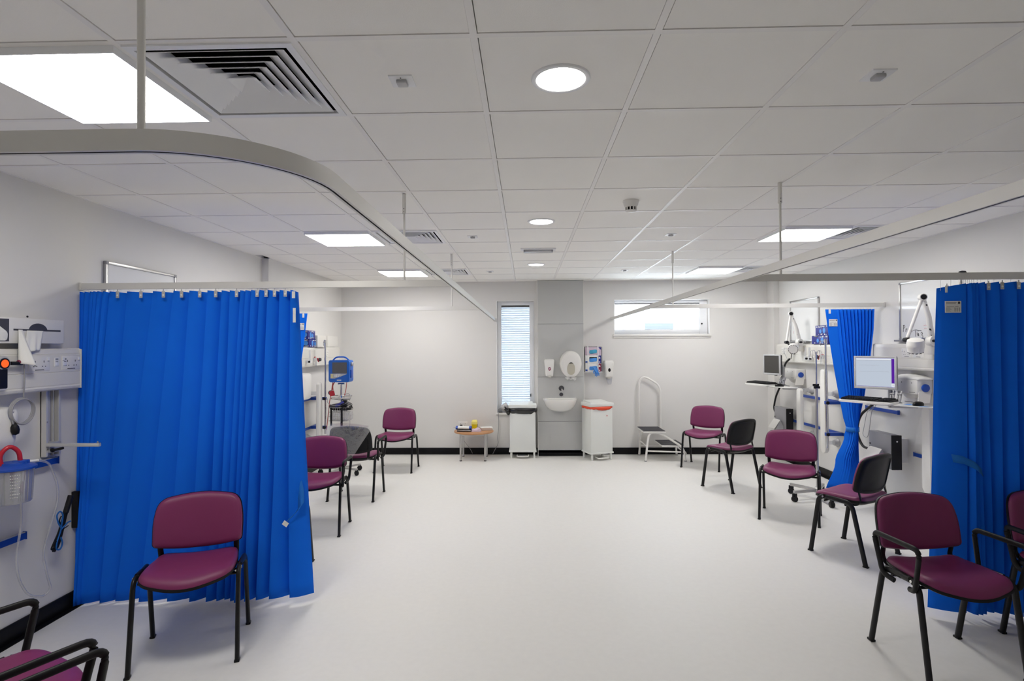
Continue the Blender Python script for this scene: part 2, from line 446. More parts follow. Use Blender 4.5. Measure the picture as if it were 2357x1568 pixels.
t = thing('window_blind', 'white venetian blind with closed slats in the tall window', 'blind', ((x0+x1)/2, yy+.04, z0+.1))
hw = (x1-x0)/2-.063; H = z1-z0-.155
MB().box(-hw, hw, -.014, .014, H-.03, H, bev=.002).build('head_rail', 'dgrey', t)
b = MB(); n = 44
for k in range(n):
    z = .012+(H-.052)*k/(n-1)
    b.box(-hw, hw, -.0235, .0235, z-.0006, z+.0006, R=rot('X', 76))
b.build('slat', 'slat', t, smooth=0)
b = MB()
for x in (-.12, .12): b.tube([(x, -.013, .0), (x, -.013, H-.02)], .001, seg=5)
b.build('cord', 'paper', t)

t = struct(bpy.data.objects.new('window_2', None)); COL.objects.link(t); t['label'] = 'wide shallow high window with white frame on the back wall'
x0, x1, z0, z1 = W2; yy = YB+.10
b = MB()
for a in ((x0, x0+.024, z0, z1), (x1-.120, x1, z0, z1), (x0+.02, x1-.12, z0, z0+.075), (x0+.02, x1-.12, z1-.045, z1)):
    b.box(a[0], a[1], yy, yy+.06, a[2], a[3], bev=.005)
b.box(x0+.02, x1-.115, yy+.012, yy+.03, z1-.062, z1-.04, m=1).box(x0+.02, x1-.115, yy+.012, yy+.03, z0+.07, z0+.08, m=1).box(x1-.124, x1-.116, yy+.012, yy+.03, z0+.07, z1-.04, m=1)
struct(b.build('window_frame', ['upvc', 'dgrey'], t))
struct(MB().box(x0+.02, x1-.115, yy+.020, yy+.024, z0+.07, z1-.04).build('glass', 'glass', t, smooth=0))
struct(MB().box(x1-.10, x1-.078, yy-.02, yy, 2.03, 2.055, bev=.006).build('handle', 'plug', t))
struct(MB().box(x0-.02, x1+.02, YB-.03, YB+.10, z0-.035, z0, bev=.003).box(x0-.015, x1+.015, YB-.014, YB+.01, z0-.06, z0-.035).build('sill', 'white', t))
# neighbouring building seen through it
t = thing('neighbour_building', 'pale rendered building seen through the high window', 'building', (3.5, 20, 0))
MB().box(-9, 9, 0, 4, -.1, 6).build('wall', 'ext', t, smooth=0)
w = MB().box(.72, 1.86, -.06, .02, 2.10, 2.56, bev=.01).build('window', 'upvc', t)
MB().box(.78, 1.80, -.075, -.05, 2.14, 2.50).build('pane', 'extg', w, smooth=0)
struct(MB().box(-14, 18, YB+.3, 26, -.25, -.1).build('ground_outside', 'ext', smooth=0))  # unseen ground, kept white to reflect daylight up onto the ceiling

# ------------------------------------------------------------------ curtain tracks
TZ0, TZ1, TW = 2.103, 2.146, .011
def rail(name, pts, t):
    P = [V(p) for p in pts]; b = MB(); n = len(P); L = []; R_ = []
    prof = [(-TW, TZ0), (-.003, TZ0), (-.003, TZ0+.006), (.003, TZ0+.006), (.003, TZ0), (TW, TZ0), (TW, TZ1), (-TW, TZ1)]
    rings = []
    for i, p in enumerate(P):
        d = (P[min(i+1, n-1)]-P[max(i-1, 0)]).normalized(); s = V((d.y, -d.x, 0))
        rings.append([b.bm.verts.new(V((p.x, p.y, 0))+s*o+V((0, 0, z))) for o, z in prof])
    for A, B in zip(rings, rings[1:]):
        for j in range(8): b._f([A[j], A[(j+1) % 8], B[(j+1) % 8], B[j]], 1 if j in (1, 2, 3) else 0)
    b._f(rings[0][::-1], 0); b._f(rings[-1], 0)
    return b.build(name, ['alu', 'dgrey'], t, smooth=30)
def pole(t, x, y):
    p = MB().tube([(x, y, TZ1), (x, y, ZC)], .0075, seg=12).build('support_pole', 'alu', t)
    MB().tube([(x, y, ZC-.13), (x, y, ZC-.001)], .0125, seg=14).tube([(x, y-.013, ZC-.10), (x, y-.0115, ZC-.10)], .003, seg=8, m=1).tube([(x, y-.013, ZC-.12), (x, y-.0115, ZC-.12)], .003, seg=8, m=1).build('sleeve', ['alu', 'dgrey'], p)
    return p
def arc(cx, cy, r, a0, a1, n=14): return [(cx+r*math.cos(math.radians(a0+(a1-a0)*k/n)), cy+r*math.sin(math.radians(a0+(a1-a0)*k/n)), 0) for k in range(n+1)]
def bracket(t, x, y, ax):
    MB().box(*((x-.008, x+.008, y-.016, y+.016) if ax == 'X' else (x-.016, x+.016, y-.008, y+.008)), TZ0-.004, TZ1+.004, bev=.002).build('wall_bracket', 'alu', t)
mx = -.490
t = thing('curtain_track', 'aluminium curtain track over the left bays with curved near corner', 'curtain track', (0, 0, 0))
rail('main_rail', [(XL+.012, 1.091, 0)]+[(-.95+.03*k, 1.091, 0) for k in range(5)]+arc(mx-.30, 1.391, .30, -90, 0)+[(mx, 1.9, 0), (mx, 5, 0), (mx, YB-.012, 0)], t)
rail('cross_rail', [(XL+.012, 3.642, 0), (mx-TW, 3.642, 0)], t); rail('cross_rail', [(XL+.012, 6.037, 0), (mx-TW, 6.037, 0)], t)
for x, y in ((-.776, 1.091), (-.806, 3.642), (-.813, 6.037)): pole(t, x, y)
bracket(t, XL+.009, 3.642, 'X'); bracket(t, XL+.009, 6.037, 'X'); bracket(t, mx, YB-.009, 'Y')
mr = 1.348
t = thing('curtain_track', 'aluminium curtain track over the right bays ending across the high window', 'curtain track', (0, 0, 0))
rail('main_rail', [(XR-.012, 1.0, 0), (mr+.4, 1.0, 0)]+arc(mr+.33, 1.33, .33, -90, -180)[1:]+[(mr, 1.9, 0), (mr, 5, 0), (mr, YB-.012, 0)], t)
rail('cross_rail', [(mr+TW, 3.495, 0), (XR-.012, 3.495, 0)], t); rail('cross_rail', [(mr+TW, 5.99, 0), (XR-.012, 5.99, 0)], t)
for x, y in ((1.603, 3.495), (1.593, 5.99)): pole(t, x, y)
bracket(t, XR-.009, 3.495, 'X'); bracket(t, XR-.009, 5.99, 'X'); bracket(t, mr, YB-.009, 'Y')
MB().lathe([(0, .014), (.018, .01), (.022, 0)], (2.72, 3.495, TZ1), seg=16).build('top_knob', 'dgrey', t)

# ------------------------------------------------------------------ curtains
def tabs(t, spots, mk='silver'):
    for x, y, z in spots:
        h = MB().box(x-.011, x+.011, y-.0015, y+.0015, z-.022, z+.022, bev=.001).box(x-.003, x+.003, y-.001, y+.001, z+.022, z+.034).build('hook_tab', 'silver' if mk == 'silver' else 'paper', t)
        if mk == 'silver': MB().lathe([(0, .0), (.006, 0), (.006, .001), (0, .001)], (x, y-.0017, z-.004), rot('X', 90), 12).build('emblem', 'paper', h)
def card(t, x, y, z, w, h, ry=0):
    b = MB().box(x-w/2, x+w/2, y-.001, y+.001, z-h/2, z+h/2)
    c = b.build('care_label', 'paper', t)
    b = MB()
    def bar(u0, u1, v0, v1): b.box(x-w/2+w*u0, x-w/2+w*u1, y-.0018, y-.0009, z-h/2+h*v0, z-h/2+h*v1)
    for k, (a, e) in enumerate(((.06, .70), (.06, .66))): bar(a, e, .86-.09*k, .89-.09*k)
    bar(.80, .93, .76, .94)
    bar(.10, .56, .50, .52); bar(.62, .82, .52, .54)
    for k in range(5): bar(.06, .30+.05*(k % 3), .40-.075*k, .415-.075*k)
    for k in range(3):
        for q in range(6): bar(.58+.13*k, .58+.13*k+.06, .40-.06*q, .43-.06*q)
    b.build('printing', 'print_', c)

def pleated(name, label, Bt, Bb, Y0, zt, zb, near, loc, ph=0.):
    """curtain of saw-tooth folds; Bt/Bb = fold edges at the top and at the hem, near = which edge of a face hangs nearer the camera"""
    t = thing(name, label, 'curtain', loc); n = len(Bt)-1; rows = []; NR = 26
    for r in range(NR+1):
        v = r/NR; row = []
        zrow = zt(0)
        for i in range(n):
            a, c = Bt[i]+(Bb[i]-Bt[i])*v, Bt[i+1]+(Bb[i+1]-Bt[i+1])*v
            w = c-a; d = (.054 if w < .085 else max(.024, .054-.33*(w-.085)))*(.60+.6*v)*(1+.28*math.sin(5.3*i+ph))
            for k in range(6):
                s = k/5
                if near == 'L': y = -d+2*d*s-d*.35*math.sin(PI*s); x = a+w*s-(.007 if k == 0 and i else 0)
                else: y = d-2*d*s-d*.35*math.sin(PI*s); x = a+w*s+(.007 if k == 5 and i < n-1 else 0)
                u = (x-Bt[0])/(Bt[-1]-Bt[0])
                y += .010*math.sin(4*v+i*1.9+ph)*v+.006*math.sin(9*v+i)*v*(1-v)
                x += .006*math.sin(3*v+i*2.3+ph)*v
                z = zt(u)-(.012*s if near == 'L' else .012*(1-s))*(1-v); z = z+(zb(u)-z)*v
                row.append((x-loc[0], Y0+y-loc[1], z-loc[2]))
        rows.append(row)
    MB().grid(rows).build('fabric', 'blue', t, smooth=28, solid=.0015)
    b = MB()
    for i in range(n):
        for s in (.02, .52):
            x = Bt[i]+(Bt[i+1]-Bt[i])*s; b.tube([(x-loc[0], Y0-loc[1], zt(0)-.03-loc[2]), (x-loc[0], Y0-loc[1], TZ0-loc[2])], .0009, seg=5)
    b.build('hook', 'paper', t)
    return t
pxs = [184, 197, 209, 223, 233, 243, 254, 266, 303, 364, 414, 450, 492, 523, 540, 564, 577, 591, 610, 627, 653, 677, 686]
Bt = [max(-2.985, -3.014+(p-188)*.002982) for p in pxs]
pxb = [165, 168, 172, 176, 180, 184, 188, 192, 242, 277, 332, 400, 455, 490, 515, 530, 545, 562, 580, 603, 634, 675, 719]
Bb = [max(-2.985+.003*k, -3.05+(p-170)*.00294) for k, p in enumerate(pxb)]
c1 = pleated('bay_curtain', 'large drawn blue pleated curtain hanging behind the left purple chair', Bt, Bb, 3.642, lambda u: 2.088, lambda u: .010+.045*u, 'L', (-2.25, 3.642, 0))
tabs(c1, [(-3.014+(p-188)*.002982+2.25, -.052, 2.062) for p in (289, 342, 393, 434, 475, 511, 558, 604, 624, 643, 667)])
MB().box(.708, .728, -.05, -.046, 2.03, 2.075).box(.712, .730, -.045, -.041, 1.87, 1.965).build('care_label', 'paper', c1)
# loose tie hanging from its right edge
pts = [(.735, -.01, .80), (.755, -.02, .72), (.760, -.035, .66), (.735, -.055, .62), (.70, -.062, .585), (.672, -.064, .562)]
b = MB(); rows = [[V(p)+V((.02, 0, .022)) for p in pts], [V(p)-V((.02, 0, .022)) for p in pts]]
tie = MB().grid(rows).build('tie_band', 'tie', c1, smooth=60, solid=.002)
MB().box(.652, .688, -.069, -.066, .536, .566, R=rot('Y', 35)).build('fastener', 'paper', tie)

Bt = [2.583, 2.711, 2.739, 2.762, 2.788, 2.831, 2.911, 3.013, 3.10, 3.18, 3.25, 3.31, 3.37, 3.43, 3.50, 3.56, 3.61, 3.66, 3.71, 3.76]
Bb = [2.510, 2.685, 2.722, 2.757, 2.790, 2.840, 2.90, 2.98, 3.075, 3.16, 3.24, 3.31, 3.37, 3.43, 3.50, 3.56, 3.61, 3.66, 3.71, 3.77]
c4 = pleated('bay_curtain', 'blue curtain at the right edge of the picture behind the armchairs', Bt, Bb, 3.495, lambda u: 2.085-.020*(1-min(1, u*5)), lambda u: .055, 'R', (3.17, 3.495, 0), 2)
tabs(c4, [(2.843-3.17, -.045, 2.055), (2.925-3.17, -.045, 2.058), (3.02-3.17, -.05, 2.058)])
tabs(c4, [(2.625-3.17, .0, 2.045)], 'paper')
card(c4, 2.640-3.17, -.028, 1.932, .098, .072)
pts = [(2.60, -.05, 1.0), (2.66, -.06, .99), (2.73, -.065, .955), (2.765, -.068, .915)]
MB().grid([[V(p)-V((3.17, 0, -.028)) for p in pts], [V(p)-V((3.17-.012, 0, .022)) for p in pts]]).build('tie_band', 'tie', c4, smooth=60, solid=.002)

def tied(name, label, X0, Y0, sgn, zb):
    """curtain gathered at a waist; X0 = free edge at the top, sgn = direction towards the wall"""
    t = thing(name, label, 'curtain', (X0+sgn*.26, Y0, 0)); rows = []; NR, NU = 44, 84
    def lerp(tab, z):
        for (za, a), (zc, c) in zip(tab, tab[1:]):
            if za >= z >= zc: s = (za-z)/(za-zc); s = s*s*(3-2*s) if zc <= .82 else s; return a+(c-a)*s
        return tab[-1][1]
    e0 = [(2.08, 0), (1.75, .040), (1.45, .085), (1.15, .135), (.95, .172), (.81, .205), (.72, .185), (.45, .085), (.1, -.03)]
    e1 = [(2.08, .515), (1.85, .500), (1.5, .450), (1.15, .385), (.95, .335), (.81, .305), (.72, .320), (.45, .335), (.1, .365)]
    for r in range(NR+1):
        z = 2.08+(zb-2.08)*r/NR; a, c = lerp(e0, z), lerp(e1, z); row = []
        up = max(0, min(1, (z-.81)/1.27)); lo = max(0, min(1, (.81-z)/.65))
        for k in range(NU+1):
            u = k/NU; f = max(0, (u-.20)/.80)
            A = (.020+.020*(1-up)) if z > .81 else .040*(1-lo)
            y = A*math.sin(2*PI*11*f+.4*math.sin(5*f)) * min(1, f*8)
            bul = (.075*(1-up)+.012*up) if z > .81 else .075
            y -= bul*math.sin(PI*min(1, max(0, u)))*(1 if z > .81 else 1) * (1-.0*lo)
            if lo: y = y*(1-lo)+lo*(-.085*(1-abs((u-.47)/.53))-.0)
            row.append((sgn*(a+(c-a)*u)-sgn*.26, y, z+.012*math.sin(20*u)*lo*.3))
        rows.append(row)
    MB().grid(rows).build('fabric', 'blue', t, smooth=40, solid=.0015)
    a, c = lerp(e0, .80), lerp(e1, .80); cx = sgn*((a+c)/2-.26); hw = (c-a)/2+.008
    b = MB(); R0, R1, R2 = [], [], []
    for k in range(33):
        an = 2*PI*k/32; p = V((cx+hw*math.cos(an), -.035+.068*math.sin(an), .80))
        R0.append(p+V((0, 0, .025))); R2.append(p+V((0, 0, -.025)))
    MB().grid([R0, R2]).build('tie_band', 'tie', t, smooth=60, solid=.003)
    b = MB()
    for k in range(26): x = sgn*(.02+.49*k/25-.26); b.tube([(x, 0, 2.06), (x, 0, TZ0)], .0009, seg=5)
    b.build('hook', 'paper', t)
    tabs(t, [(sgn*(.045-.26), -.006, 2.055)], 'paper')
    card(t, sgn*(.075-.26), -.0165, 1.935, .088, .075)
    return t
tied('bay_curtain', 'blue curtain tied in at the waist beside the lit computer screen', 3.214, 5.99, 1, .17)
tied('bay_curtain', 'blue curtain edge with white label just beyond the large drawn curtain', -2.417, 6.037, -1, .17)

# ------------------------------------------------------------------ chairs (face -Y)
def sgnpow(x, p): return math.copysign(abs(x)**p, x)
seat_poly = dense(rpoly([(-.205, .175), (-.232, -.02), (-.228, -.195), (0, -.262), (.228, -.195), (.232, -.02), (.205, .175)], [.05, .15, .07, .22, .07, .15, .05], 7), .022)
def seat_fn(x, y, h):
    z = .455+.022*(x/.235)**2-.010*(y/.2)*0
    if y < -.13: z -= .030*((-.13-y)/.13)**2
    if y > .10: z += .010*((y-.10)/.075)
    return V((x, y, z+h))
seat_top = [(1, .0), (.995, .010), (.97, .022), (.92, .031), (.82, .037), (.62, .040), (.35, .041), (0, .041)]
seat_bot = [(.99, -.006), (.95, -.010), (.5, -.011), (0, -.011)]
shell_top = [(1.012, .0), (1.006, .005), (.97, .004), (0, .004)]
shell_bot = [(1.008, -.010), (.96, -.017), (.80, -.019), (.74, -.030), (.4, -.032), (0, -.032)]
back_poly = dense(rpoly([(-.233, .555), (-.237, .70), (-.213, .815), (0, .842), (.213, .815), (.237, .70), (.233, .555), (.12, .530), (0, .524), (-.12, .530)], [.025, .12, .085, .25, .085, .12, .025, .12, .15, .12], 7), .022)
def back_fn(x, z, h):
    y = .150+(z-.52)*.21-.038*(x/.225)**2
    return V((x, y-h, z+h*.2))
back_front = [(1, .0), (.995, .010), (.97, .022), (.91, .030), (.80, .033), (.5, .033), (0, .032)]
back_rear = [(.99, -.004), (.9, -.006), (0, -.006)]
bs_front = [(1.014, -.002), (1.01, .004), (.97, .003), (0, .0)]
bs_rear = [(1.010, -.012), (.975, -.021), (.90, -.023), (.86, -.023), (.83, -.014), (.5, -.013), (0, -.013)]
def leg_pts(sx, front):
    if front: return fil([(sx*.256, -.213, .0), (sx*.252, -.140, .474), (sx*.250, -.02, .470)], .055, 6)
    return fil([(sx*.256, .213, .0), (sx*.252, .112, .464), (sx*.250, -.021, .470)], .055, 6)
def armpts(sx): return [(sx*.258, .02, .425), (sx*.275, .085, .440), (sx*.290, .135, .655), (sx*.290, -.20, .664), (sx*.277, -.150, .440), (sx*.258, -.09, .425)]
def make_chair(label, arms=False):
    t = thing('armchair' if arms else 'side_chair', label, 'chair', (0, 0, 0))
    MB().pillow(seat_poly, seat_top, seat_bot, seat_fn).build('seat', 'purple', t, smooth=50)
    MB().pillow(seat_poly, shell_top, shell_bot, seat_fn).build('seat_shell', 'black', t, smooth=50)
    by = .04 if arms else 0.
    bfn = lambda u, v, h: back_fn(u, v, h)+V((0, by, 0))
    MB().pillow(back_poly, back_front, back_rear, bfn).build('backrest', 'purple', t, smooth=50)
    MB().pillow(back_poly, bs_front, bs_rear, bfn).build('back_shell', 'black', t, smooth=50)
    for sx in (-1, 1):
        for fr in (True, False):
            P = leg_pts(sx, fr)
            l = MB().tube(P, .0185, seg=12, r2=.0125, ref=(0, 1, .05)).build('leg', 'blackm', t, smooth=60)
            f = P[0]; MB().box(f.x-.0135, f.x+.0135, f.y-.0195, f.y+.0195, .0, .012, bev=.003).build('foot_cap', 'black', l)
        P = fil([(sx*.19, .02, .438), (sx*.194, .130, .440), (sx*.198, .158+by, .485), (sx*.200, .140+by, .545), (sx*.200, .146+by, .60)], .04, 5)
        MB().tube(P, .015, seg=8, r2=.005, ref=(1, 0, 0)).build('back_support', 'blackm', t, smooth=40)
        MB().tube([(sx*.23, -.105, .452), (sx*.25, -.105, .470), (sx*.266, -.105, .472)], .008, seg=10).build('frame_bolt', 'chrome', t)
        if arms:
            MB().tube(fil(armpts(sx), .045, 6), .0145, seg=12, r2=.0115, ref=(0, 0, 1)).build('armrest', 'black', t, smooth=60)
    for y in (-.10, .06):
        MB().tube([(-.243, y, .438), (.243, y, .438)], .009, seg=8).build('cross_bar', 'blackm', t)
    return t
cs = make_chair(''); ca = make_chair('', True)
CH = [
 (0, -1.895, 3.091, 19.5, 'purple chair without arms in front of the large drawn blue curtain', 'chairs in the left row'),
 (0, -1.9675, 4.149, 180, 'chair mostly hidden behind the drawn curtain, only a black leg showing', 'chairs in the left row'),
 (1, -1.963, 5.116, 4.8, 'purple armchair half hidden by the right edge of the drawn curtain', 'chairs in the left row'),
 (1, -1.940, 6.245, 178.3, 'armchair turned away with clear plastic film over its black back', 'chairs in the left row'),
 (0, -1.800, 7.611, -2, 'purple chair on the left nearest the back wall, beside the round table', 'chairs in the left row'),
 (0, 2.490, 7.785, -35, 'purple chair on the right nearest the back wall, in front of the step stool', 'chairs in the right row'),
 (0, 2.455, 6.689, -147, 'chair showing its black back, second from the back wall on the right', 'chairs in the right row'),
 (0, 2.597, 5.516, -29.2, 'purple chair facing the camera, in front of the drip stand base', 'chairs in the right row'),
 (0, 2.677, 4.596, -146.8, 'chair turned away with black back below the wall computer, on the right', 'chairs in the right row'),
 (1, 2.245, 3.039, 3.5, 'large purple armchair at lower right, facing the camera', 'chairs in the right row'),
 (1, 3.035, 3.10, -4, 'armchair cut off by the right edge of the picture', 'chairs in the right row'),
 (1, -1.897, 1.930, 148.2, 'armchair at the bottom left corner, its purple seat in view', 'armchairs at the near left'),
 (1, -1.318, 1.564, 148.2, 'armchair at bottom left with only its arm and seat corner in view', 'armchairs at the near left')]
used = [False, False]; chairs = []
for kind, x, y, rz, lab, gr in CH:
    src = ca if kind else cs
    if not used[kind]:
        used[kind] = True; src.location = (x, y, 0); src.rotation_euler = (0, 0, math.radians(rz)); src['label'] = lab; src['group'] = gr; chairs.append(src)
    else: chairs.append(dup(src, (x, y, 0), rz, lab, gr))
# clear film hanging over the turned chair's back
fp = dense(rpoly([(.262, .845), (.262, .44), (.12, .42), (-.02, .48), (-.24, .80), (-.215, .84), (0, .862)], [.06, .03, .05, .1, .05, .04, .2], 5), .03)
def film_fn(x, z, h): 
    k = math.sin(31*x+17*z)*.5+math.sin(53*x-29*z)*.5
    return back_fn(x, z, h-.030+.005*k)+V((0, .04, 0))
b = MB().pillow(fp, [(1, .0), (.96, -.004), (.8, -.008), (.6, -.010), (.4, -.011), (.2, -.010), (0, -.010)], [(1, 0)], film_fn)
b.build('plastic_cover', 'film', chairs[3], smooth=40)
b = MB().pillow(dense(rpoly([(.255, .845), (.255, .66), (-.05, .75), (-.22, .82), (0, .86)], [.05, .05, .1, .03, .2], 5), .03), [(1, 0), (.9, .002), (.5, .003), (0, .003)], [(1, 0)], lambda x, z, h: back_fn(x, z, .045+h+.003*math.sin(40*x+20*z))+V((0, .04, 0)))
b.build('plastic_cover_front', 'film', chairs[3], smooth=40)

# ------------------------------------------------------------------ table and what stands on it
TX, TY, TH = -.797, 8.352, .428
t = thing('coffee_table', 'low round beech table with four steel legs by the back wall', 'table', (TX, TY, 0))
MB().lathe([(0, TH-.024), (.292, TH-.024), (.298, TH-.020), (.300, TH-.012), (.298, TH-.003), (.293, TH), (0, TH)], seg=56).build('tabletop', 'wood', t, smooth=30)
for sx in (-1, 1):
    for sy in (-1, 1):
        l = MB().cyl((sx*.182, sy*.172, .008), .0155, TH-.034, m=0, seg=16).build('leg', 'steel', t)
        MB().cyl((sx*.182, sy*.172, 0), .018, .010, seg=16).build('foot_cap', 'plug', l)
b = MB()
for s in (-1, 1): b.box(-.17, .17, s*.172-.01, s*.172+.01, TH-.052, TH-.025).box(s*.182-.01, s*.182+.01, -.16, .16, TH-.052, TH-.025)
b.build('apron', 'steel', t)
t = thing('sharps_container', 'small yellow sharps bin standing on the round table', 'sharps bin', (TX+.005, TY+.05, TH))
MB().lathe([(0, 0), (.046, 0), (.050, .004), (.058, .082), (.060, .088), (0, .088)], R=rot('Z', 45), seg=4).build('body', 'yellow', t, smooth=20)
MB().lathe([(.060, .088), (.062, .092), (.060, .130), (.046, .152), (0, .154)], R=rot('Z', 45), seg=4).build('lid', 'yellowp', t, smooth=20)
MB().box(.045, .052, -.012, .012, .05, .09, bev=.002).build('label_tab', 'grey', t)
t = thing('sampling_tray', 'shallow black tray on the left of the round table, under a white roll', 'tray', (TX-.13, TY-.085, TH), -6)
MB().box(-.105, .105, -.055, .055, 0, .006, bev=.002).build('base', 'plug', t)
b = MB().box(-.105, .105, -.055, -.050, .006, .030, bev=.001).box(-.105, .105, .05, .055, .006, .030, bev=.001).box(-.105, -.10, -.05, .05, .006, .030, bev=.001).box(.10, .105, -.05, .05, .006, .030, bev=.001)
b.build('rim', 'dgrey', t)
MB().tube([(-.10, -.058, .022), (.105, -.058, .018)], .0035, seg=8).build('trim_strip', 'steel', t)
t = thing('wrapped_roll', 'white wrapped roll with blue bands lying across the black tray', 'roll', (TX-.135, TY-.09, TH+.031), -5)
MB().tube([(-.092, 0, .026), (.082, 0, .022)], .026, seg=18, r2=.045, ref=(0, 0, 1)).build('wrap', 'paper', t)
for x in (-.108, .095): MB().tube([(x-.016, 0, .024), (x+.016, 0, .024)], .027, seg=16, r2=.046, ref=(0, 0, 1)).build('band', 'bluep', t)
MB().tube([(-.122, 0, .024), (-.165, .0, .03)], .004, seg=8, taper=lambda s: 1-.5*s).build('tip', 'greyc', t)
t = thing('paper_pack', 'crumpled lilac paper pack on the round table between roll and tray', 'paper pack', (TX+.055, TY-.10, TH), 8)
b = MB().pillow(dense(rpoly([(-.085, -.045), (.05, -.05), (.075, .03), (.05, .05), (-.08, .05)], .02), .012), [(1, .003), (.97, .012), (.85, .030), (.6, .040), (.3, .044), (0, .043)], [(.99, .0), (0, .0)], lambda u, v, h: V((u, v, h*(1+.22*math.sin(60*u+25*v)+.15*math.sin(95*v-30*u)))))
b.build('pack', mats=['lilac'], parent=t, smooth=25)
t = thing('kidney_tray', 'white card tray at the right of the round table top', 'tray', (TX+.185, TY+.03, TH), 14)
b = MB(); Q = [(-.085, -.06), (.085, -.06), (.085, .06), (-.085, .06)]
b.prism(rpoly(Q, .01), 0, .004, lambda u, v, w: V((u*.8, v*.75, w)))
P0 = [V((u*.8, v*.75, .002)) for u, v in Q]; P1 = [V((u*1.08, v*1.1, .045)) for u, v in Q]
for k in range(4): b._f([b.bm.verts.new(p) for p in (P0[k], P0[(k+1) % 4], P1[(k+1) % 4], P1[k])], 0)
b.build('body', 'paper', t, smooth=0, solid=.002)

def wall_socket(name, label, loc, rz, cat='socket'):
    t = thing(name, label, cat, loc, rz)   # faces -Y
    MB().box(-.073, .073, -.009, 0, -.043, .043, bev=.003).build('plate', 'white', t)
    b = MB()
    for x in (-.036, .036): b.box(x-.003, x+.003, -.0095, -.004, .004, .014).box(x-.012, x-.006, -.0095, -.004, -.018, -.013).box(x+.006, x+.012, -.0095, -.004, -.018, -.013)
    b.build('pin_hole', 'dark', t, smooth=0)
    for x in (-.014, .014): MB().box(x-.006, x+.006, -.013, -.008, .016, .034, bev=.002).build('switch', 'upvc', t)
    return t
wall_socket('wall_socket', 'white double wall socket behind the round table', (-1.0, YB, .475), 0)
t = thing('power_cable', 'black plug and cord hanging behind the round table', 'cord', (-.99, YB, .46))
MB().box(-.058, -.018, -.035, -.0095, -.030, .010, bev=.006).build('plug', 'plug', t)
MB().tube(fil([(-.038, -.03, -.03), (-.035, -.03, -.10), (-.01, -.03, -.22), (.05, -.026, -.30), (.10, -.024, -.36), (.14, -.024, -.44)], .1), .0035, seg=8).build('cable', 'greyc', t)
t = thing('power_cable', 'grey cord trailing from the window sill down to the skirting', 'cord', (-.43, YB, 0))
MB().tube(fil([(.03, -.04, .735), (-.005, -.035, .72), (-.012, -.03, .64), (-.002, -.022, .52), (-.008, -.02, .40), (-.022, -.02, .30), (-.028, -.02, .25), (-.012, -.02, .20), (-.02, -.022, .16), (-.065, -.025, .08), (-.10, -.03, .012)], .08), .0042, seg=8).build('cable', 'greyc', t)
t = thing('small_appliance', 'small grey round appliance on the sill, half behind the black bag', 'appliance', (-.335, YB-.005, .657))  # unidentified appliance, modelled only as a grey round housing on a stand
MB().lathe([(0, -.06), (.040, -.058), (.056, -.04), (.060, .0), (.062, .05), (.055, .05), (.050, -.02), (0, -.02)], (0, .01, .085), rot('Y', 60), 28).build('housing', 'silver', t)
MB().box(-.04, .04, -.012, .06, 0, .012, bev=.004).tube([(0, .02, .01), (0, .02, .06)], .008).build('stand', 'grey', t)

# ------------------------------------------------------------------ pedal bins
def bin_(name, label, loc, rz, w, d, h0, h1, hl, bagk):
    t = thing(name, label, 'bin', loc, rz)   # front faces -Y, origin on the floor
    x, y = w/2, d/2
    MB().box(-x, x, -y, y, h0, h1, bev=.008).build('body', 'binw', t)
    MB().box(-x-.012, x+.012, -y-.012, y, h0-.012, h0+.012, bev=.005).build('base_rim', 'binw', t)
    for sx in (-1, 1):
        for sy in (-1, 1): MB().box(sx*(x-.022)-.014, sx*(x-.022)+.014, sy*(y-.022)-.014, sy*(y-.022)+.014, 0, h0-.01, bev=.003).build('leg', 'binw', t)
    l = MB().box(-x-.018, x+.018, -y-.016, y+.004, hl, hl+.055, bev=.010).prism([(-y-.008, hl+.05), (y-.02, hl+.05), (y-.03, hl+.085), (-y+.04, hl+.066)], -x+.005, x-.04, lambda u, v, q: V((q, u, v)), bev=.004).build('lid', 'binw', t)
    MB().box(-x*.75, x*.75, y, y+.02, h1-.1, hl+.03, bev=.004).build('hinge', 'grey', t)
    p = MB().tube(fil([(-.085, -y+.05, .045), (-.085, -y-.045, .036), (.085, -y-.045, .036), (.085, -y+.05, .045)], .02), .008, seg=8).box(-.075, .075, -y-.04, -y-.005, .032, .040, bev=.002).build('pedal', 'white', t)
    return t
bl = bin_('pedal_bin', 'white pedal bin with black bag under its lid, left of the basin', (-.058, 8.50, 0), 0, .395, .25, .105, .70, .760, 'bag')
def bag(t, poly, z0, z1, k, drop, amp):
    n = 72; rows = []
    for r in range(7):
        v = r/6; row = []
        for j in range(n+1):
            a = 2*PI*j/n; ca_, sa = math.cos(a), math.sin(a)
            x = sgnpow(ca_, .45)*(poly[0]+.006+.020*math.sin(v*PI)+amp*(.5+.5*math.sin(9*a+3*v))*v); y = sgnpow(sa, .45)*(poly[1]+.006+.018*math.sin(v*PI)+amp*.6*math.sin(7*a)*v)
            y = min(y, poly[1]+.02)
            zb = z0-drop(ca_, sa)
            row.append(V((x, y, z1+(zb-z1)*v+.004*math.sin(13*a)*v)))
        rows.append(row)
    return MB().grid(rows).build('bin_bag', k, t, smooth=50, solid=.0015)
bg = bag(bl, (.1975, .125), .672, .765, 'bag', lambda c, s: -.02*c+.012*math.sin(5*c+7*s), .010)
pts = [[(-.19, -.135, .765), (-.23, -.15, .76), (-.265, -.13, .79), (-.275, -.08, .80)], [(-.19, -.142, .72), (-.245, -.165, .715), (-.285, -.14, .745), (-.275, -.08, .77)], [(-.19, -.138, .672), (-.22, -.155, .655), (-.25, -.13, .69), (-.235, -.08, .73)]]
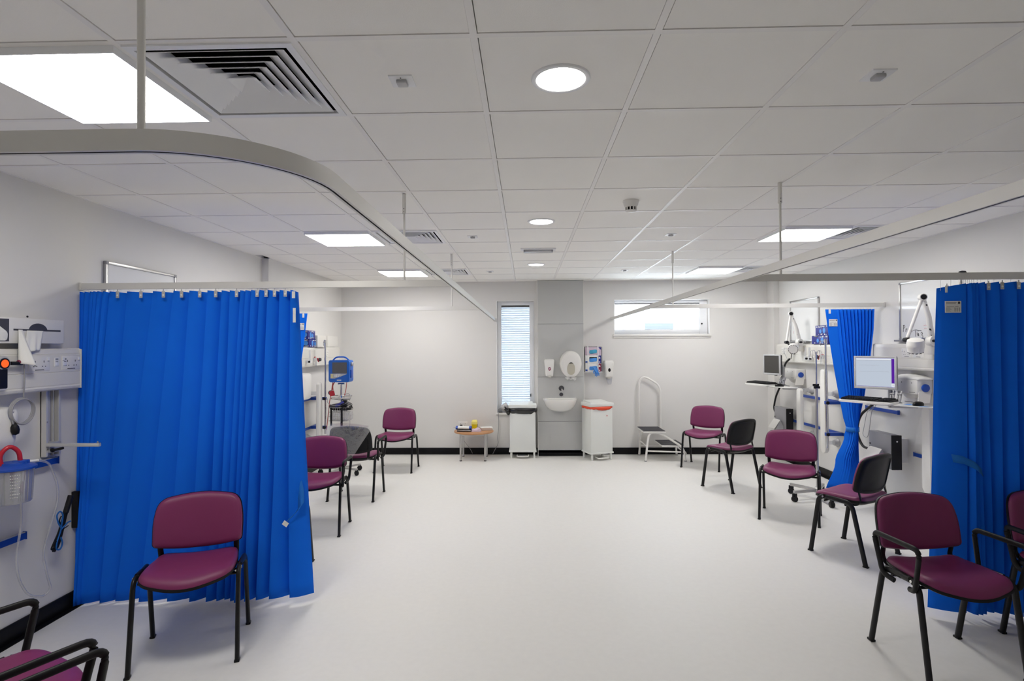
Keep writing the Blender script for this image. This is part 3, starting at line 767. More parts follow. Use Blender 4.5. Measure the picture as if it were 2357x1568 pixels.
MB().grid([[V(p) for p in r] for r in pts]).build('bag_fold', 'bag', bg, smooth=60, solid=.002)
br = bin_('pedal_bin', 'white pedal bin with orange bag under its lid, right of the basin', (1.070, 8.375, 0), 21, .36, .30, .105, .765, .795, 'orange')
bag(br, (.18, .15), .762, .800, 'orange', lambda c, s: .018*(1-abs(c))*(s < 0)+.006*math.sin(6*c), .003)
b = MB().lathe([(0, 0), (.024, 0), (.024, .001), (0, .001)], (.085, -.151, .655), rot('X', 90), 20).build('sticker', 'paper', br)
MB().prism([(.071, .650), (.099, .650), (.085, .672)], .1522, .1530, lambda u, v, w: V((u, -w, v))).build('symbol', 'redink', b, smooth=0)

# ------------------------------------------------------------------ basin, taps, dispensers
t = thing('wash_basin', 'white half-round ceramic basin on the grey panel', 'basin', (.523, PY, .695))
b = MB(); prof_o = [(.07, 0), (.135, .010), (.190, .038), (.226, .082), (.250, .14), (.262, .19), (.262, .205)]; prof_i = [(.252, .207), (.240, .20), (.215, .12), (.15, .060), (.03, .045)]
def half(r, z): return [V((r*math.cos(PI+PI*k/28), r*1.28*math.sin(PI+PI*k/28)*(1 if z > .1 else .90), z)) for k in range(29)]
rows = [half(r, z) for r, z in prof_o+prof_i]
b.grid(rows)
b.box(-.262, .262, -.055, -.0005, .17, .206, bev=.006)
bf = b.build('bowl', 'ceram', t, smooth=50)
MB().cyl((0, -.12, .046), .022, .004, b=.001).build('drain', 'chrome', t)
t = thing('wall_tap', 'round dark chrome tap control on the grey panel above the basin', 'tap', (.545, PY, 1.047))
MB().lathe([(.041, 0), (.041, .006), (.036, .012), (.026, .016), (.026, .03), (.02, .034), (0, .034)], R=rot('X', 90), seg=28).build('rose', 'dgrey', t)
MB().tube(fil([(0, -.02, 0), (.004, -.085, -.006), (.006, -.10, -.03)], .02), .010, seg=12).build('spout', 'chrome', t)
MB().lathe([(.014, .034), (.014, .05), (0, .052)], R=rot('X', 90), seg=18).build('button', 'dgrey', t)
t = thing('sensor_button', 'small round chrome button below the tap control', 'tap', (.542, PY, .952))
MB().lathe([(.029, 0), (.029, .006), (.024, .012), (.016, .013), (0, .013)], R=rot('X', 90), seg=24).build('ring', 'dgrey', t)
MB().lathe([(.014, .0131), (.012, .017), (0, .018)], R=rot('X', 90), seg=18).build('sensor', 'dgrey', t)

def soap(name, label, loc, rz, w=.158, h=.262, d=.095, badge=None):
    t = thing(name, label, 'soap dispenser', loc, rz)   # bottom centre on the wall, faces -Y
    poly = dense(rpoly([(-w*.36, 0), (w*.36, 0), (w*.5, h*.93), (w*.42, h), (-w*.42, h), (-w*.5, h*.93)], [.012, .012, .012, .02, .02, .012]), .02)
    MB().pillow(poly, [(1, .02), (1, d*.55), (.97, d*.78), (.90, d*.92), (.75, d), (.4, d*1.02), (0, d*1.02)], [(1, .0), (0, .0)], lambda u, v, q: V((u, -q, v))).build('cover', 'white', t, smooth=40)
    if badge:
        k = MB().lathe([(0, 0), (.021, 0), (.021, .003), (0, .003)], (0, -d*1.005, h*.45), rot('X', 90), 24, sx=.95, sy=1.35).build('window', badge[0], t)
        if len(badge) > 1: MB().box(-.008, .008, -d*1.005-.005, -d*1.005-.002, h*.45-.012, h*.45+.012, R=rot('Y', 30), bev=.002).box(-.003, .003, -d*1.005-.0052, -d*1.005-.002, h*.45+.004, h*.45+.02, bev=.001).build('droplet', badge[1], k)
    MB().lathe([(0, -.016), (.028, -.014), (.034, .0), (.034, .012), (0, .012)], (0, -d*.5, 0), seg=18).build('nozzle', 'cream', t)
    return t
soap('soap_dispenser', 'white soap dispenser with red badge on the grey panel', (.360, PY, 1.235), 0, badge=('maroon', 'lilac'))
t = soap('soap_dispenser', 'white gel dispenser with dark window and drip nozzle, right of the gloves', (1.292, YB, 1.205), 0, w=.152, h=.265, d=.11, badge=('dark',))
MB().prism([(-.05, 0), (.05, 0), (.035, -.105), (-.01, -.110)], -.07, -.03, lambda u, v, q: V((u, q, v)), bev=.004).build('drip_guard', 'clearp', t)
t = thing('towel_dispenser', 'large egg-shaped white paper towel dispenser above the basin', 'towel dispenser', (.685, PY, 1.215))
out = []
for k in range(64):
    a = 2*PI*k/64; s, c = math.sin(a), math.cos(a)
    out.append((.167*sgnpow(c, .92)*(1-.13*max(0, -s)), .205+.205*sgnpow(s, .95)))
out = [(u, max(v, .012)) for u, v in out]
MB().pillow(out, [(1, .03), (1, .085), (.985, .115), (.94, .135), (.85, .146), (.6, .152), (.3, .153), (0, .153)], [(1, .0), (0, 0)], lambda u, v, q: V((u, -q, v))).build('cover', 'white', t, smooth=40)
win = [(.060*math.cos(2*PI*k/40)*(1 if math.sin(2*PI*k/40) > 0 else .98), .135+(.10 if math.sin(2*PI*k/40) > 0 else .088)*sgnpow(math.sin(2*PI*k/40), .9 if math.sin(2*PI*k/40) > 0 else .6)) for k in range(40)]
MB().pillow(win, [(1, .150), (.99, .158), (.6, .159), (0, .159)], [(1, .15), (0, .15)], lambda u, v, q: V((u, -q, v))).build('window', 'beige', t, smooth=40)
MB().prism([(-.035+.07*k/12, .222+.014*math.sin(PI*k/12)) for k in range(13)]+[(.028, .222), (-.028, .222)][::1], .158, .161, lambda u, v, q: V((u, -q, v))).build('window_gap', 'dark', t, smooth=0)
b = MB().grid([[V((-.085+.17*k/10, -.09+.02*math.sin(k*1.7), .012)) for k in range(11)], [V((-.085+.165*k/10, -.10+.022*math.sin(k*1.3+1), -.008-.022*abs(math.sin(k*.9))-.0015*k)) for k in range(11)]])
b.build('paper_towel', 'paper', t, smooth=40, solid=.0012)

t = thing('glove_rack', 'clear wall rack holding three glove boxes beside the grey panel', 'rack', (1.045, YB, 1.30))
MB().box(-.132, .136, -.004, 0, -.005, .392, bev=.001).build('back_plate', 'clearp', t)
MB().box(-.135, .140, -.125, 0, -.010, -.002, bev=.002).build('bottom_plate', 'upvc', t)
for x in (-.085, .070): MB().box(x-.007, x+.007, -.127, -.122, -.005, .400, bev=.001).build('front_strip', 'upvc', t)
b = MB().box(-.133, -.131, -.124, -.004, -.002, .385).box(.135, .137, -.124, -.004, -.002, .385)
b.build('side_plate', 'clearp', t, smooth=0)
def gbox(label, z, base, side, gk, hang, w=.245, h=.126):
    t = thing('glove_box', label, 'glove box', (1.043, YB-.06, z), group='glove boxes in the wall rack')
    MB().box(-w/2, w/2, -.058, .05, 0, h, bev=.002).build('carton', base, t)
    if side:
        p = MB().box(w/2-.05, w/2-.001, -.0595, -.057, .002, h-.002).build('end_print', side, t, smooth=0)
        MB().lathe([(0, 0), (.008, 0), (.008, .001), (0, .001)], (w/2-.026, -.0597, h*.76), rot('X', 90), 12).box(w/2-.038, w/2-.014, -.0607, -.0595, h*.60, h*.72).build('pictogram', 'paper', p, smooth=0)
        MB().box(w/2-.034, w/2-.018, -.0607, -.0595, h*.1, h*.25).build('mark', 'paper', p, smooth=0)
        q = MB().box(-w/2+.001, -w/2+.045, -.0595, -.057, .012, .036).build('corner_print', 'railb', t, smooth=0)
    else:
        MB().prism([(w/2-.045, h-.003), (w/2-.002, h-.003), (w/2-.002, h-.045)], .057, .0595, lambda u, v, q: V((u, -q, v))).build('end_print', 'navy', t, smooth=0)
    op = dense(rpoly([(-.065, .025), (.055, .025), (.06, .085), (-.06, .085)], .02), .012)
    if side and not hang: MB().box(-.06, .055, -.060, -.057, .05, .098).build('opening', 'dark', t, smooth=0)
    def wob(u, v, q): return V((u, -.056-q*(1+.4*math.sin(70*u+40*v)), v+.004*math.sin(50*u)))
    MB().pillow(op, [(1, 0), (.95, .006), (.75, .011), (.45, .014), (0, .012)], [(1, 0), (0, 0)], wob).build('glove', gk, t, smooth=60)
    if hang:
        b = MB().pillow(dense(rpoly([(-.02, .07), (.04, .085), (.075, .03), (.085, -.02), (.03, -.03), (.01, .02)], .015), .012), [(1, .006), (.9, .018), (.6, .024), (0, .022)], [(1, .0), (0, 0)], wob)
        for k in range(4): b.tube([(.028+.017*k, -.072, -.018), (.030+.018*k, -.071, -.05), (.026+.019*k, -.070, -.075+.006*abs(k-1))], .0085, seg=8, taper=lambda s: 1-.35*s)
        b.tube([(.02, -.07, .03), (-.0, -.073, .0), (.012, -.07, -.03)], .008, seg=8)
        b.build('glove', gk, t, smooth=60)
gbox('blue and white glove box, bottom of the rack, with a glove hanging out', 1.3005, 'paper', 'maroon', 'glove', True)
gbox('blue and white glove box with navy end, middle of the rack', 1.428, 'paper', 'navy', 'glove', False)
gbox('lilac glove box with teal gloves, top of the rack', 1.5555, 'lilac', None, 'teal', False)

# ------------------------------------------------------------------ step stool with handrail
t = thing('step_stool', 'white two-step stool with black treads and a tall handrail', 'step stool', (2.04, 8.36, 0))
def at_(x, y, z): return V((x-2.04, y-8.36, z))
for s, y in ((-1, 8.135), (1, 8.605)):
    P = fil([at_(1.745, y, 0), at_(1.765, y-s*.0, .20), at_(1.80, y-s*.02, .405), at_(1.90, y-s*.02, .43), at_(1.99, y-s*.02, .40), at_(2.26, y, .225), at_(2.31, y, .15), at_(2.325, y, 0)], .05, 5)
    MB().tube(P, .0155, seg=12).build('side_frame', 'white', t)
    MB().tube([at_(1.758, y, .155), at_(2.33, y, .135)], .011, seg=10).build('side_brace', 'white', t)
    for x in (1.745, 2.325): MB().cyl(at_(x, y, 0), .018, .016, seg=14).build('foot_cap', 'grey', t)
for x, z in ((1.768, .22), (2.335, .12)): MB().tube([at_(x, 8.14, z), at_(x, 8.60, z)], .011, seg=10).build('cross_brace', 'white', t)
def tread(x0, x1, z):
    p = MB().box(x0-2.04, x1-2.04, 8.13-8.36, 8.61-8.36, z-.022, z, bev=.005).build('step', 'white', t)
    b = MB().box(x0-2.035, x1-2.045, 8.14-8.36, 8.60-8.36, z, z+.005)
    for k in range(7):
        y = 8.165-8.36+.066*k; b.box(x0-2.025, x1-2.055, y-.012, y+.012, z+.005, z+.009, bev=.001)
    b.build('tread', 'dgrey', p)
tread(1.715, 2.045, .440); tread(1.985, 2.315, .235)
MB().tube(fil([at_(1.758, 8.625, .02), at_(1.758, 8.625, 1.13), at_(1.80, 8.625, 1.21), at_(1.88, 8.625, 1.205), at_(2.045, 8.625, 1.10), at_(2.085, 8.625, 1.02), at_(2.085, 8.625, .40)], .06, 6), .0145, seg=12).build('handrail', 'white', t)

# ------------------------------------------------------------------ wall equipment (built in room coordinates)
def wb(b, name, mats, parent, smooth=35, solid=0):
    o = b.build(name, mats, parent, smooth, solid)
    r = parent
    while r.parent: r = r.parent
    o.matrix_parent_inverse = Matrix.Translation(-V(r.location)) if parent is r else Matrix.Identity(4)
    return o
def trunking(label, side, y0, y1, sockets, ports=(), wall=None):
    wx = wall; s = -side   # side +1 = right wall
    def P(d, y, z): return V((wx+s*d, y, z))
    t = thing('bedhead_trunking', label, 'trunking', (wx, (y0+y1)/2, 1.447))
    prof = [(0.001, 1.447), (.078, 1.447), (.092, 1.454), (.096, 1.466), (.092, 1.476), (.094, 1.480), (.094, 1.556), (.090, 1.559), (.094, 1.562), (.094, 1.668), (.090, 1.671), (.092, 1.674), (.086, 1.698), (.074, 1.706), (.001, 1.706)]
    wb(MB().prism(prof, y0, y1, lambda u, v, w: P(u, w, v)), 'casing', 'cream', t, smooth=25)
    wb(MB().prism([(.0, 1.444), (.097, 1.450), (.099, 1.700), (.076, 1.709), (0, 1.709)], y0-.006, y0, lambda u, v, w: P(u, w, v)), 'end_cap', 'white', t, smooth=0)
    wb(MB().prism([(.0, 1.444), (.097, 1.450), (.099, 1.700), (.076, 1.709), (0, 1.709)], y1, y1+.006, lambda u, v, w: P(u, w, v)), 'end_cap', 'white', t, smooth=0)
    def bx(b, d0, d1, ya, yb, za, zb, m=0, bev=0):
        xa, xb = sorted((wx+s*d0, wx+s*d1)); return b.box(xa, xb, ya, yb, za, zb, m, bev)
    for y in sockets:
        k = wb(bx(MB(), .093, .0965, y-.072, y+.072, 1.572, 1.660, 0, .001), 'socket_outlet', 'white', t)
        b = MB()
        for c in (-.030, .030):
            bx(b, .0955, .0975, y+c-.002, y+c+.002, 1.622, 1.634); bx(b, .0955, .0975, y+c-.013, y+c-.007, 1.597, 1.602); bx(b, .0955, .0975, y+c+.007, y+c+.013, 1.597, 1.602)
        bx(b, .0955, .097, y-.03, y+.03, 1.5765, 1.581)
        wb(b, 'pin_hole', 'print_', k, smooth=0)
        b = MB()
        for c in (-.060, .060): bx(b, .096, .100, y+c-.007, y+c+.007, 1.632, 1.652, 0, .001); bx(b, .096, .0985, y+c-.006, y+c+.006, 1.6295, 1.632, 1)
        wb(b, 'switch', ['upvc', 'print_'], k, smooth=0)
    for y in ports:
        k = wb(bx(MB(), .093, .0975, y-.014, y+.014, 1.595, 1.650, 0, .001), 'data_port', 'upvc', t)
        for za, zb_, w_ in ((1.634, 1.646, .010), (1.622, 1.628, .009), (1.598, 1.600, .012)): wb(bx(MB(), .097, .0985, y-w_, y+w_, za, zb_), 'port_print', 'greyc', k, smooth=0)
    return t
trunking('white socket trunking along the left wall, at the left edge of the picture', -1, 1.9, 3.53, (3.225, 3.455, 2.85), (3.345, 3.405), XL)
trunking('far white trunking on the left wall, beyond the blue curtain edge', -1, 6.72, 8.30, (7.75,), (), XL2)
trunking('white socket trunking on the right wall behind the lit computer screen', 1, 4.25, 6.04, (5.52, 5.36, 4.98), (), XR)
trunking('white trunking on the right wall near the back corner', 1, 6.60, 8.335, (8.1,), (), XR)

def whiteboard(label, side, y0, y1, wall, writing=None, tray=False):
    s = -side; t = thing('whiteboard', label, 'whiteboard', (wall, (y0+y1)/2, 1.742)); z0, z1 = 1.742, 2.330
    def bx(b, d0, d1, ya, yb, za, zb, bev=0):
        xa, xb = sorted((wall+s*d0, wall+s*d1)); return b.box(xa, xb, ya, yb, za, zb, 0, bev)
    wb(bx(MB(), .002, .012, y0+.008, y1-.008, z0+.008, z1-.008), 'board', 'board', t, smooth=0)
    b = MB(); w = .020
    bx(b, .001, .022, y0, y0+w, z0+w, z1-w, .003); bx(b, .001, .022, y1-w, y1, z0+w, z1-w, .003); bx(b, .001, .022, y0+w, y1-w, z0, z0+w, .003); bx(b, .001, .022, y0+w, y1-w, z1-w, z1, .003)
    wb(b, 'frame', 'steel', t)
    for y in (y0, y1-.024):
        for z in (z0, z1-.024): wb(bx(MB(), .0, .025, y-.001, y+.025, z-.001, z+.025, .004), 'corner_cap', 'grey', t)
    if tray: wb(bx(bx(MB(), .012, .055, y0+.25, y1+.03, z0-.012, z0-.006, .001), .05, .055, y0+.25, y1+.03, z0-.012, z0+.004), 'pen_tray', 'grey', t)
    if writing:
        for k, (mk, strokes, rad) in enumerate(writing):
            b = MB()
            for st in strokes: b.tube([V((wall+s*.0125, y, z)) for y, z in st], rad, seg=5)
            wb(b, 'handwriting', mk, t)
    return t
whiteboard('whiteboard on the left wall, its top edge showing above the drawn curtain', -1, 3.842, 4.634, XL)
# letters run towards the camera on the right wall (y falls to the reader's right)
def L(y, z, pts, k=1.): return [(y-u*k, z+v*k) for u, v in pts]
pre = [L(5.688, 1.825, [(0, 0), (.003, .035), (.006, .070)]), L(5.688, 1.825, [(.0, .066), (.022, .068), (.026, .052), (.016, .040), (.004, .038)]),
       L(5.650, 1.825, [(0, 0), (.002, .030)]), L(5.650, 1.825, [(.002, .022), (.012, .032), (.022, .028)]), L(5.618, 1.825, [(.024, .004), (.008, .0), (.002, .014), (.012, .030), (.024, .022), (.002, .016)]),
       L(5.560, 1.825, [(0, -.002), (.003, .050)])]
th3 = [L(5.535, 1.775, [(-.01, .062), (.03, .068), (.062, .060)]), L(5.515, 1.775, [(.006, .060), (.008, .0)]), L(5.490, 1.775, [(0, .04), (.004, .012), (.016, .010), (.020, .034), (.024, .004)]),
       L(5.440, 1.755, [(0, .052), (.016, .062), (.026, .050), (.012, .034), (.028, .026), (.026, .004), (.0, .0)]), L(5.45, 1.755, [(-.03, .074), (.0, .078), (.02, .074)])]
red = [L(5.40, 1.878, [(.012*k, .003*((k*7) % 3)) for k in range(9)]), L(5.40, 1.848, [(.010*k+.01, .004*((k*5) % 3)) for k in range(8)])]
whiteboard('whiteboard with black handwriting behind the right-hand lamp arm', 1, 4.945, 5.737, XR, [('ink', pre, .0024), ('ink', th3, .0026), ('redink', red, .0016)], True)
whiteboard('far whiteboard on the right wall above the dark computer screen', 1, 7.298, 8.068, XR, [('redink', [L(7.98, 1.86, [(0, 0), (.0, .03), (.02, .03)])], .0015)], True)

def lamp(label, base, elbow, end, head, tilt, face):
    t = thing('exam_lamp', label, 'lamp', base)
    B, E, N, H = V(base), V(elbow), V(end), V(head)
    wb(MB().lathe([(.045, -.085), (.048, -.03), (.044, .0), (0, .0)], B+V((0, 0, -.01)), seg=24).box(B.x, XR-.0985 if B.x < XR-.0985 else B.x+.01, B.y-.04, B.y+.04, B.z-.09, B.z-.03, bev=.006), 'mount', 'cream', t)
    k = wb(MB().lathe([(0, -.026), (.045, -.026), (.048, -.018), (.048, .018), (.045, .026), (0, .026)], B+V((-.01, -.03, .03)), rot('X', 90)@rot('Y', 14), 24), 'base_joint', 'white', t)
    wb(MB().lathe([(0, .027), (.026, .027), (.024, .031), (0, .031)], B+V((-.01, -.03, .03)), rot('X', 90)@rot('Y', 14), 20, sy=.5), 'knob', 'plug', k)
    wb(MB().tube([B+V((-.01, -.03, .05)), B.lerp(E, .5)+V((0, -.03, .03)), E+V((.01, 0, -.02))], .021, seg=12, r2=.030, ref=(0, 1, 0), taper=lambda s: 1-.35*s), 'lower_arm', 'white', t, smooth=60)
    b = MB()
    for f, r in ((.15, .007), (.27, .012), (.78, .007)):
        p = B.lerp(E, f)+V((0, -.060, .02)); b.lathe([(0, 0), (r, 0), (r, .004), (0, .004)], p+V((-.008, .018, 0)), rot('X', 90), 12)
    wb(b, 'bolt', 'plug', t)
    k = wb(MB().lathe([(0, -.03), (.028, -.03), (.033, -.022), (.033, .022), (.028, .03), (0, .03)], E, rot('X', 90)@rot('Y', -16), 24), 'elbow', 'white', t)
    wb(MB().lathe([(0, .031), (.024, .031), (.022, .036), (0, .037)], E, rot('X', 90)@rot('Y', -16), 20), 'knob', 'plug', k)
    wb(MB().tube([E, N], .0145, seg=12), 'upper_arm', 'white', t)
    wb(MB().lathe([(0, -.03), (.02, -.03), (.024, 0), (.02, .03), (0, .03)], N, rot('X', 90), 16).tube([N, N.lerp(H, .6)], .012, seg=10), 'swivel', 'plug', t)
    R = Matrix.Rotation(math.radians(face), 3, 'Z')@rot('X', tilt)
    h = wb(MB().lathe([(0, .055), (.045, .055), (.062, .045), (.069, .01), (.068, -.02), (.063, -.03), (.062, -.060), (.055, -.066), (.0, -.060)], H, R, 32), 'lamp_head', 'white', t)
    b = MB()
    for k in range(12):
        a = 2*PI*k/12; q = R@V((.058*math.cos(a), .058*math.sin(a), -.0665)); q2 = R@V((.058*math.cos(a+.32), .058*math.sin(a+.32), -.0665)); b.tube([H+q, H+q2], .003, seg=6)
    wb(b, 'rim_slot', 'plug', h)
    return t
lamp('white jointed lamp with drum head in front of the whiteboard with handwriting', (3.70, 5.135, 1.70), (3.60, 5.085, 2.128), (3.50, 5.151, 1.742), (3.478, 5.005, 1.695), 18, -35)
lamp('white jointed lamp near the back corner, its round head facing the room', (3.70, 7.555, 1.705), (3.60, 7.57, 2.122), (3.52, 7.53, 1.735), (3.55, 7.395, 1.655), -78, -32)

def workstation(lab, c, a, mon_k, lit, mon_off, mh, mw):
    """tray on a wall arm, with screen, keyboard and mouse; faces local -Y"""
    t = thing('workstation_arm', 'white keyboard tray on a wall arm '+lab, 'wall arm', c, -a)
    MB().prism(rpoly([(-.245, -.105), (.235, -.105), (.225, .09), (-.225, .09)], [.04, .03, .02, .02]), -.028, -.004, lambda u, v, w: V((u, v, w)), bev=.008).build('keyboard_tray', 'white', t)
    MB().prism(rpoly([(.20, -.075), (.53, -.06), (.53, .14), (.20, .13)], .02), -.030, -.024, lambda u, v, w: V((u, v, w))).build('mouse_tray', 'white', t)
    MB().box(-.05, .15, .05, .33, -.05, -.030, bev=.006).tube([(.05, .31, -.09), (.05, .31, .22), (.05, .285, .24)], .018, seg=12).build('column', 'silver', t)
    b = MB().tube([(.05, .31, -.07), (.13, .36, -.07), (.22, .46 if a < 70 else .50, -.07)], .022, seg=12, r2=.03, ref=(0, 0, 1))
    b.build('support_arm', 'silver', t)
    for x in (.10, .16): MB().box(x-.006, x+.006, .20, .215, -.03, .09, R=rot('X', -25), bev=.002).box(x+.018, x+.030, .20, .215, -.03, .09, R=rot('X', -25), bev=.002).box(x-.006, x+.030, .20, .215, .05, .06, R=rot('X', -25)).build('tilt_bracket', 'grey', t)
    R = Matrix.Rotation(math.radians(-a), 3, 'Z')
    def at(x, y, z): return V(c)+R@V((x, y, z))
    m = thing('computer_monitor', ('lit computer screen with white page and purple stripe ' if lit else 'dark computer screen in a silver bezel ')+lab, 'computer monitor', at(*mon_off), -a)
    hw, hh = mw/2, mh/2; bz = .018
    MB().box(-hw, -hw+bz, -.012, .012, -hh, hh, bev=.003).box(hw-bz, hw, -.012, .012, -hh, hh, bev=.003).box(-hw+bz-.004, hw-bz+.004, -.012, .012, hh-bz, hh, bev=.003).box(-hw+bz-.004, hw-bz+.004, -.012, .012, -hh, -hh+bz+.006, bev=.003).build('bezel', 'silver', m)
    MB().box(-hw+.004, hw-.004, .002, .035, -hh+.006, hh-.006, bev=.010).box(-.1, .1, .03, .055, -.09, .09, bev=.01).build('back_casing', 'black', m)
    x0, x1, z0, z1 = -hw+bz, hw-bz, -hh+bz+.006, hh-bz
    if lit:
        p = MB().box(x0, x1, -.006, .0, z0, z1).build('screen', 'screen_on', m, smooth=0); W, H = x1-x0, z1-z0
        b = MB().box(x0+W*.92, x1-.003, -.0068, -.005, z0+H*.14, z1-H*.03, 0).box(x0+.002, x1-.003, -.0068, -.005, z1-H*.012, z1-.001, 0).box(x0+.002, x1-.003, -.0068, -.005, z0+.001, z0+H*.012, 0)
        b.build('side_stripe', 'screen_pur', p, smooth=0)
        b = MB().box(x0+.004, x0+W*.91, -.0068, -.005, z1-H*.065, z1-H*.02).box(x0+W*.92, x1-.003, -.0068, -.005, z0+H*.02, z0+H*.13)
        b.build('title_bar', 'screen_wh', p, smooth=0)
        b = MB().box(x0+.004, x0+W*.91, -.0070, -.005, z1-H*.085, z1-H*.078).box(x0+W*.1, x0+W*.86, -.0070, -.005, z0+H*.52, z0+H*.524).box(x0+W*.08, x0+W*.6, -.0070, -.005, z0+H*.74, z0+H*.743).box(x0+W*.94, x1-.006, -.0072, -.005, z0+H*.06, z0+H*.07).box(x0+W*.94, x1-.006, -.0072, -.005, z0+H*.10, z0+H*.11)
        b.build('line', 'greyc', p, smooth=0)
    else: MB().box(x0, x1, -.006, .0, z0, z1).build('screen', 'screen_off', m, smooth=0)
    MB().box(-.02, .02, .045, .075, -.26+.1, .0, bev=.006).build('stand', 'silver', m)
    k = thing('keyboard', 'black keyboard on the white tray '+lab, 'keyboard', at(.0, .0, -.003), -a)
    MB().prism([(-.088, 0), (.075, 0), (.075, .022), (-.088, .010)], -.22, .22, lambda u, v, w: V((w, u, v)), bev=.003).build('case', 'black', k)
    b = MB()
    for r in range(6):
        for q in range(18):
            if q in (13,) : continue
            x = -.205+.0235*q; y = -.072+.0245*r; z = .0105+.0019*(r*1.0)*1.05
            b.box(x-.0095, x+.0095, y-.0095, y+.0095, z, z+.009)
    b.build('keys', 'plug', k, smooth=0)
    if mon_k:
        mm = thing('mouse_mat', 'pale blue mouse mat on the tray '+lab, 'mouse mat', at(.38, .03, -.0235), -a)
        MB().box(-.11, .13, -.085, .085, 0, .002).box(.05, .12, -.08, -.05, .002, .0025, 1).box(-.10, -.05, .0, .08, .002, .0025, 1).build('mat', ['slat', 'glove'], mm, smooth=0)
    z = -.0215 if mon_k else -.0235
    ms = thing('computer_mouse', 'black mouse beside the keyboard '+lab, 'mouse', at(.40 if mon_k else .32, .02, z), -a-15)
    o = [(.032*math.cos(2*PI*j/28), .058*math.sin(2*PI*j/28)) for j in range(28)]
    MB().pillow(o, [(1, .004), (1.02, .012), (.96, .022), (.8, .031), (.5, .037), (0, .039)], [(.98, 0), (0, 0)], lambda u, v, h: V((u, v, h*(1-.9*v)))).build('body', 'blackm', ms, smooth=60)
    MB().tube(fil([(0, .055, .012), (-.02, .10, .02), (-.10, .12, .012), (-.20, .10, .02)], .05), .0022, seg=6).build('cable', 'plug', ms)
    return at
at2 = workstation('in the nearer right bay', (3.294, 5.381, 1.168), 56, True, True, (-.035, .205, .255), .325, .385)
at3 = workstation('in the far right bay', (3.28, 7.75, 1.168), 75, False, False, (-.03, .19, .255), .285, .335)

def computer(lab, x0, y0, y1, z0, z1):
    t = thing('desktop_computer', 'grey computer with black front mounted on the right wall '+lab, 'computer', (XR-.1, (y0+y1)/2, z0))
    wb(MB().box(x0, x0+.095, y0+.012, y1, z0, z1, bev=.004), 'case', 'grey', t)
    f = wb(MB().box(x0-.002, x0+.097, y0, y0+.013, z0-.002, z1+.002, bev=.004), 'front_panel', 'plug', t)
    wb(MB().lathe([(0, 0), (.008, 0), (.007, .003), (0, .003)], (x0+.05, y0, z1-.06), rot('X', 90), 12), 'power_button', 'white', f)
    b = MB()
    for k in range(5): b.box(x0-.006, x0+.002, y1-.03, y1-.012, z0+.06+.035*k, z0+.075+.035*k, bev=.001)
    wb(b, 'connector', 'dgrey', t)
    wb(MB().box(x0+.095, XR, y0+.1, y1-.08, z0+.05, z1-.05), 'wall_plate', 'white', t)
    yc = (y0+y1)/2
    h = MB().prism(rpoly([(-.10, -.075), (.10, -.075), (.10, .075), (-.10, .075)], .015), 0, .010, lambda u, v, w: V((x0-.085-w*.85+v*.55, yc-.0+u, z0+.13-w*.5+v*.82)), bev=.002)
    wb(h, 'tilted_cover', 'white', t)
    wb(MB().prism([(0, .0), (-.125, .055), (-.045, .185), (0, .10)], yc-.09, yc+.09, lambda u, v, w: V((x0+u*.9, w, z0+v))), 'bracket', 'silver', t, smooth=0)
    return t
computer('below the lit screen', 3.62, 5.557, 5.923, .455, .795)
computer('near the back corner', 3.69, 7.915, 8.30, .43, .79)

def cable(name, label, pts, r, mk, r_f=.1):
    t = thing(name, label, 'cable', pts[0]); wb(MB().tube(fil(pts, r_f, 6), r, seg=8), 'cable', mk, t, smooth=60); return t
cable('cable_sleeve', 'thick black cable sleeve curving from the tied curtain to the grey computer', [(3.74, 6.05, 1.05), (3.76, 6.32, .90), (3.77, 6.40, .70), (3.76, 6.28, .56), (3.70, 6.02, .57), (3.69, 5.95, .58)], .014, 'plug', .2)
cable('cable', 'thin grey cable looping below the lit screen', [(3.52, 5.60, 1.13), (3.55, 5.72, 1.05), (3.66, 6.02, .98), (3.72, 6.15, .86), (3.585, 5.98, .73), (3.565, 5.86, .72), (3.56, 5.82, .80), (3.56, 5.78, 1.0), (3.55, 5.70, 1.13)], .0028, 'greyc', .2)
t = cable('cable_sleeve', 'thick black cable sleeve from the socket trunking down to the far computer', [(3.70, 7.83, 1.50), (3.70, 7.96, 1.44), (3.70, 8.03, 1.30), (3.68, 8.06, 1.12), (3.70, 8.28, .92), (3.74, 8.43, .74), (3.76, 8.38, .64), (3.755, 8.325, .60)], .0135, 'plug', .25)
p = thing('power_plug', 'black plug in the trunking above the dark computer screen', 'plug', (XR-.097, 7.80, 1.60)); wb(MB().box(XR-.145, XR-.098, 7.765, 7.825, 1.575, 1.640, bev=.010).tube([(XR-.13, 7.79, 1.58), (XR-.125, 7.83, 1.50)], .005), 'plug', 'plug', p)
cable('cable', 'thin black cables beside the dark computer screen', [(3.695, 7.78, 1.62), (3.70, 7.99, 1.66), (3.70, 8.0, 1.60), (3.72, 7.92, 1.48)], .003, 'greyc', .05)

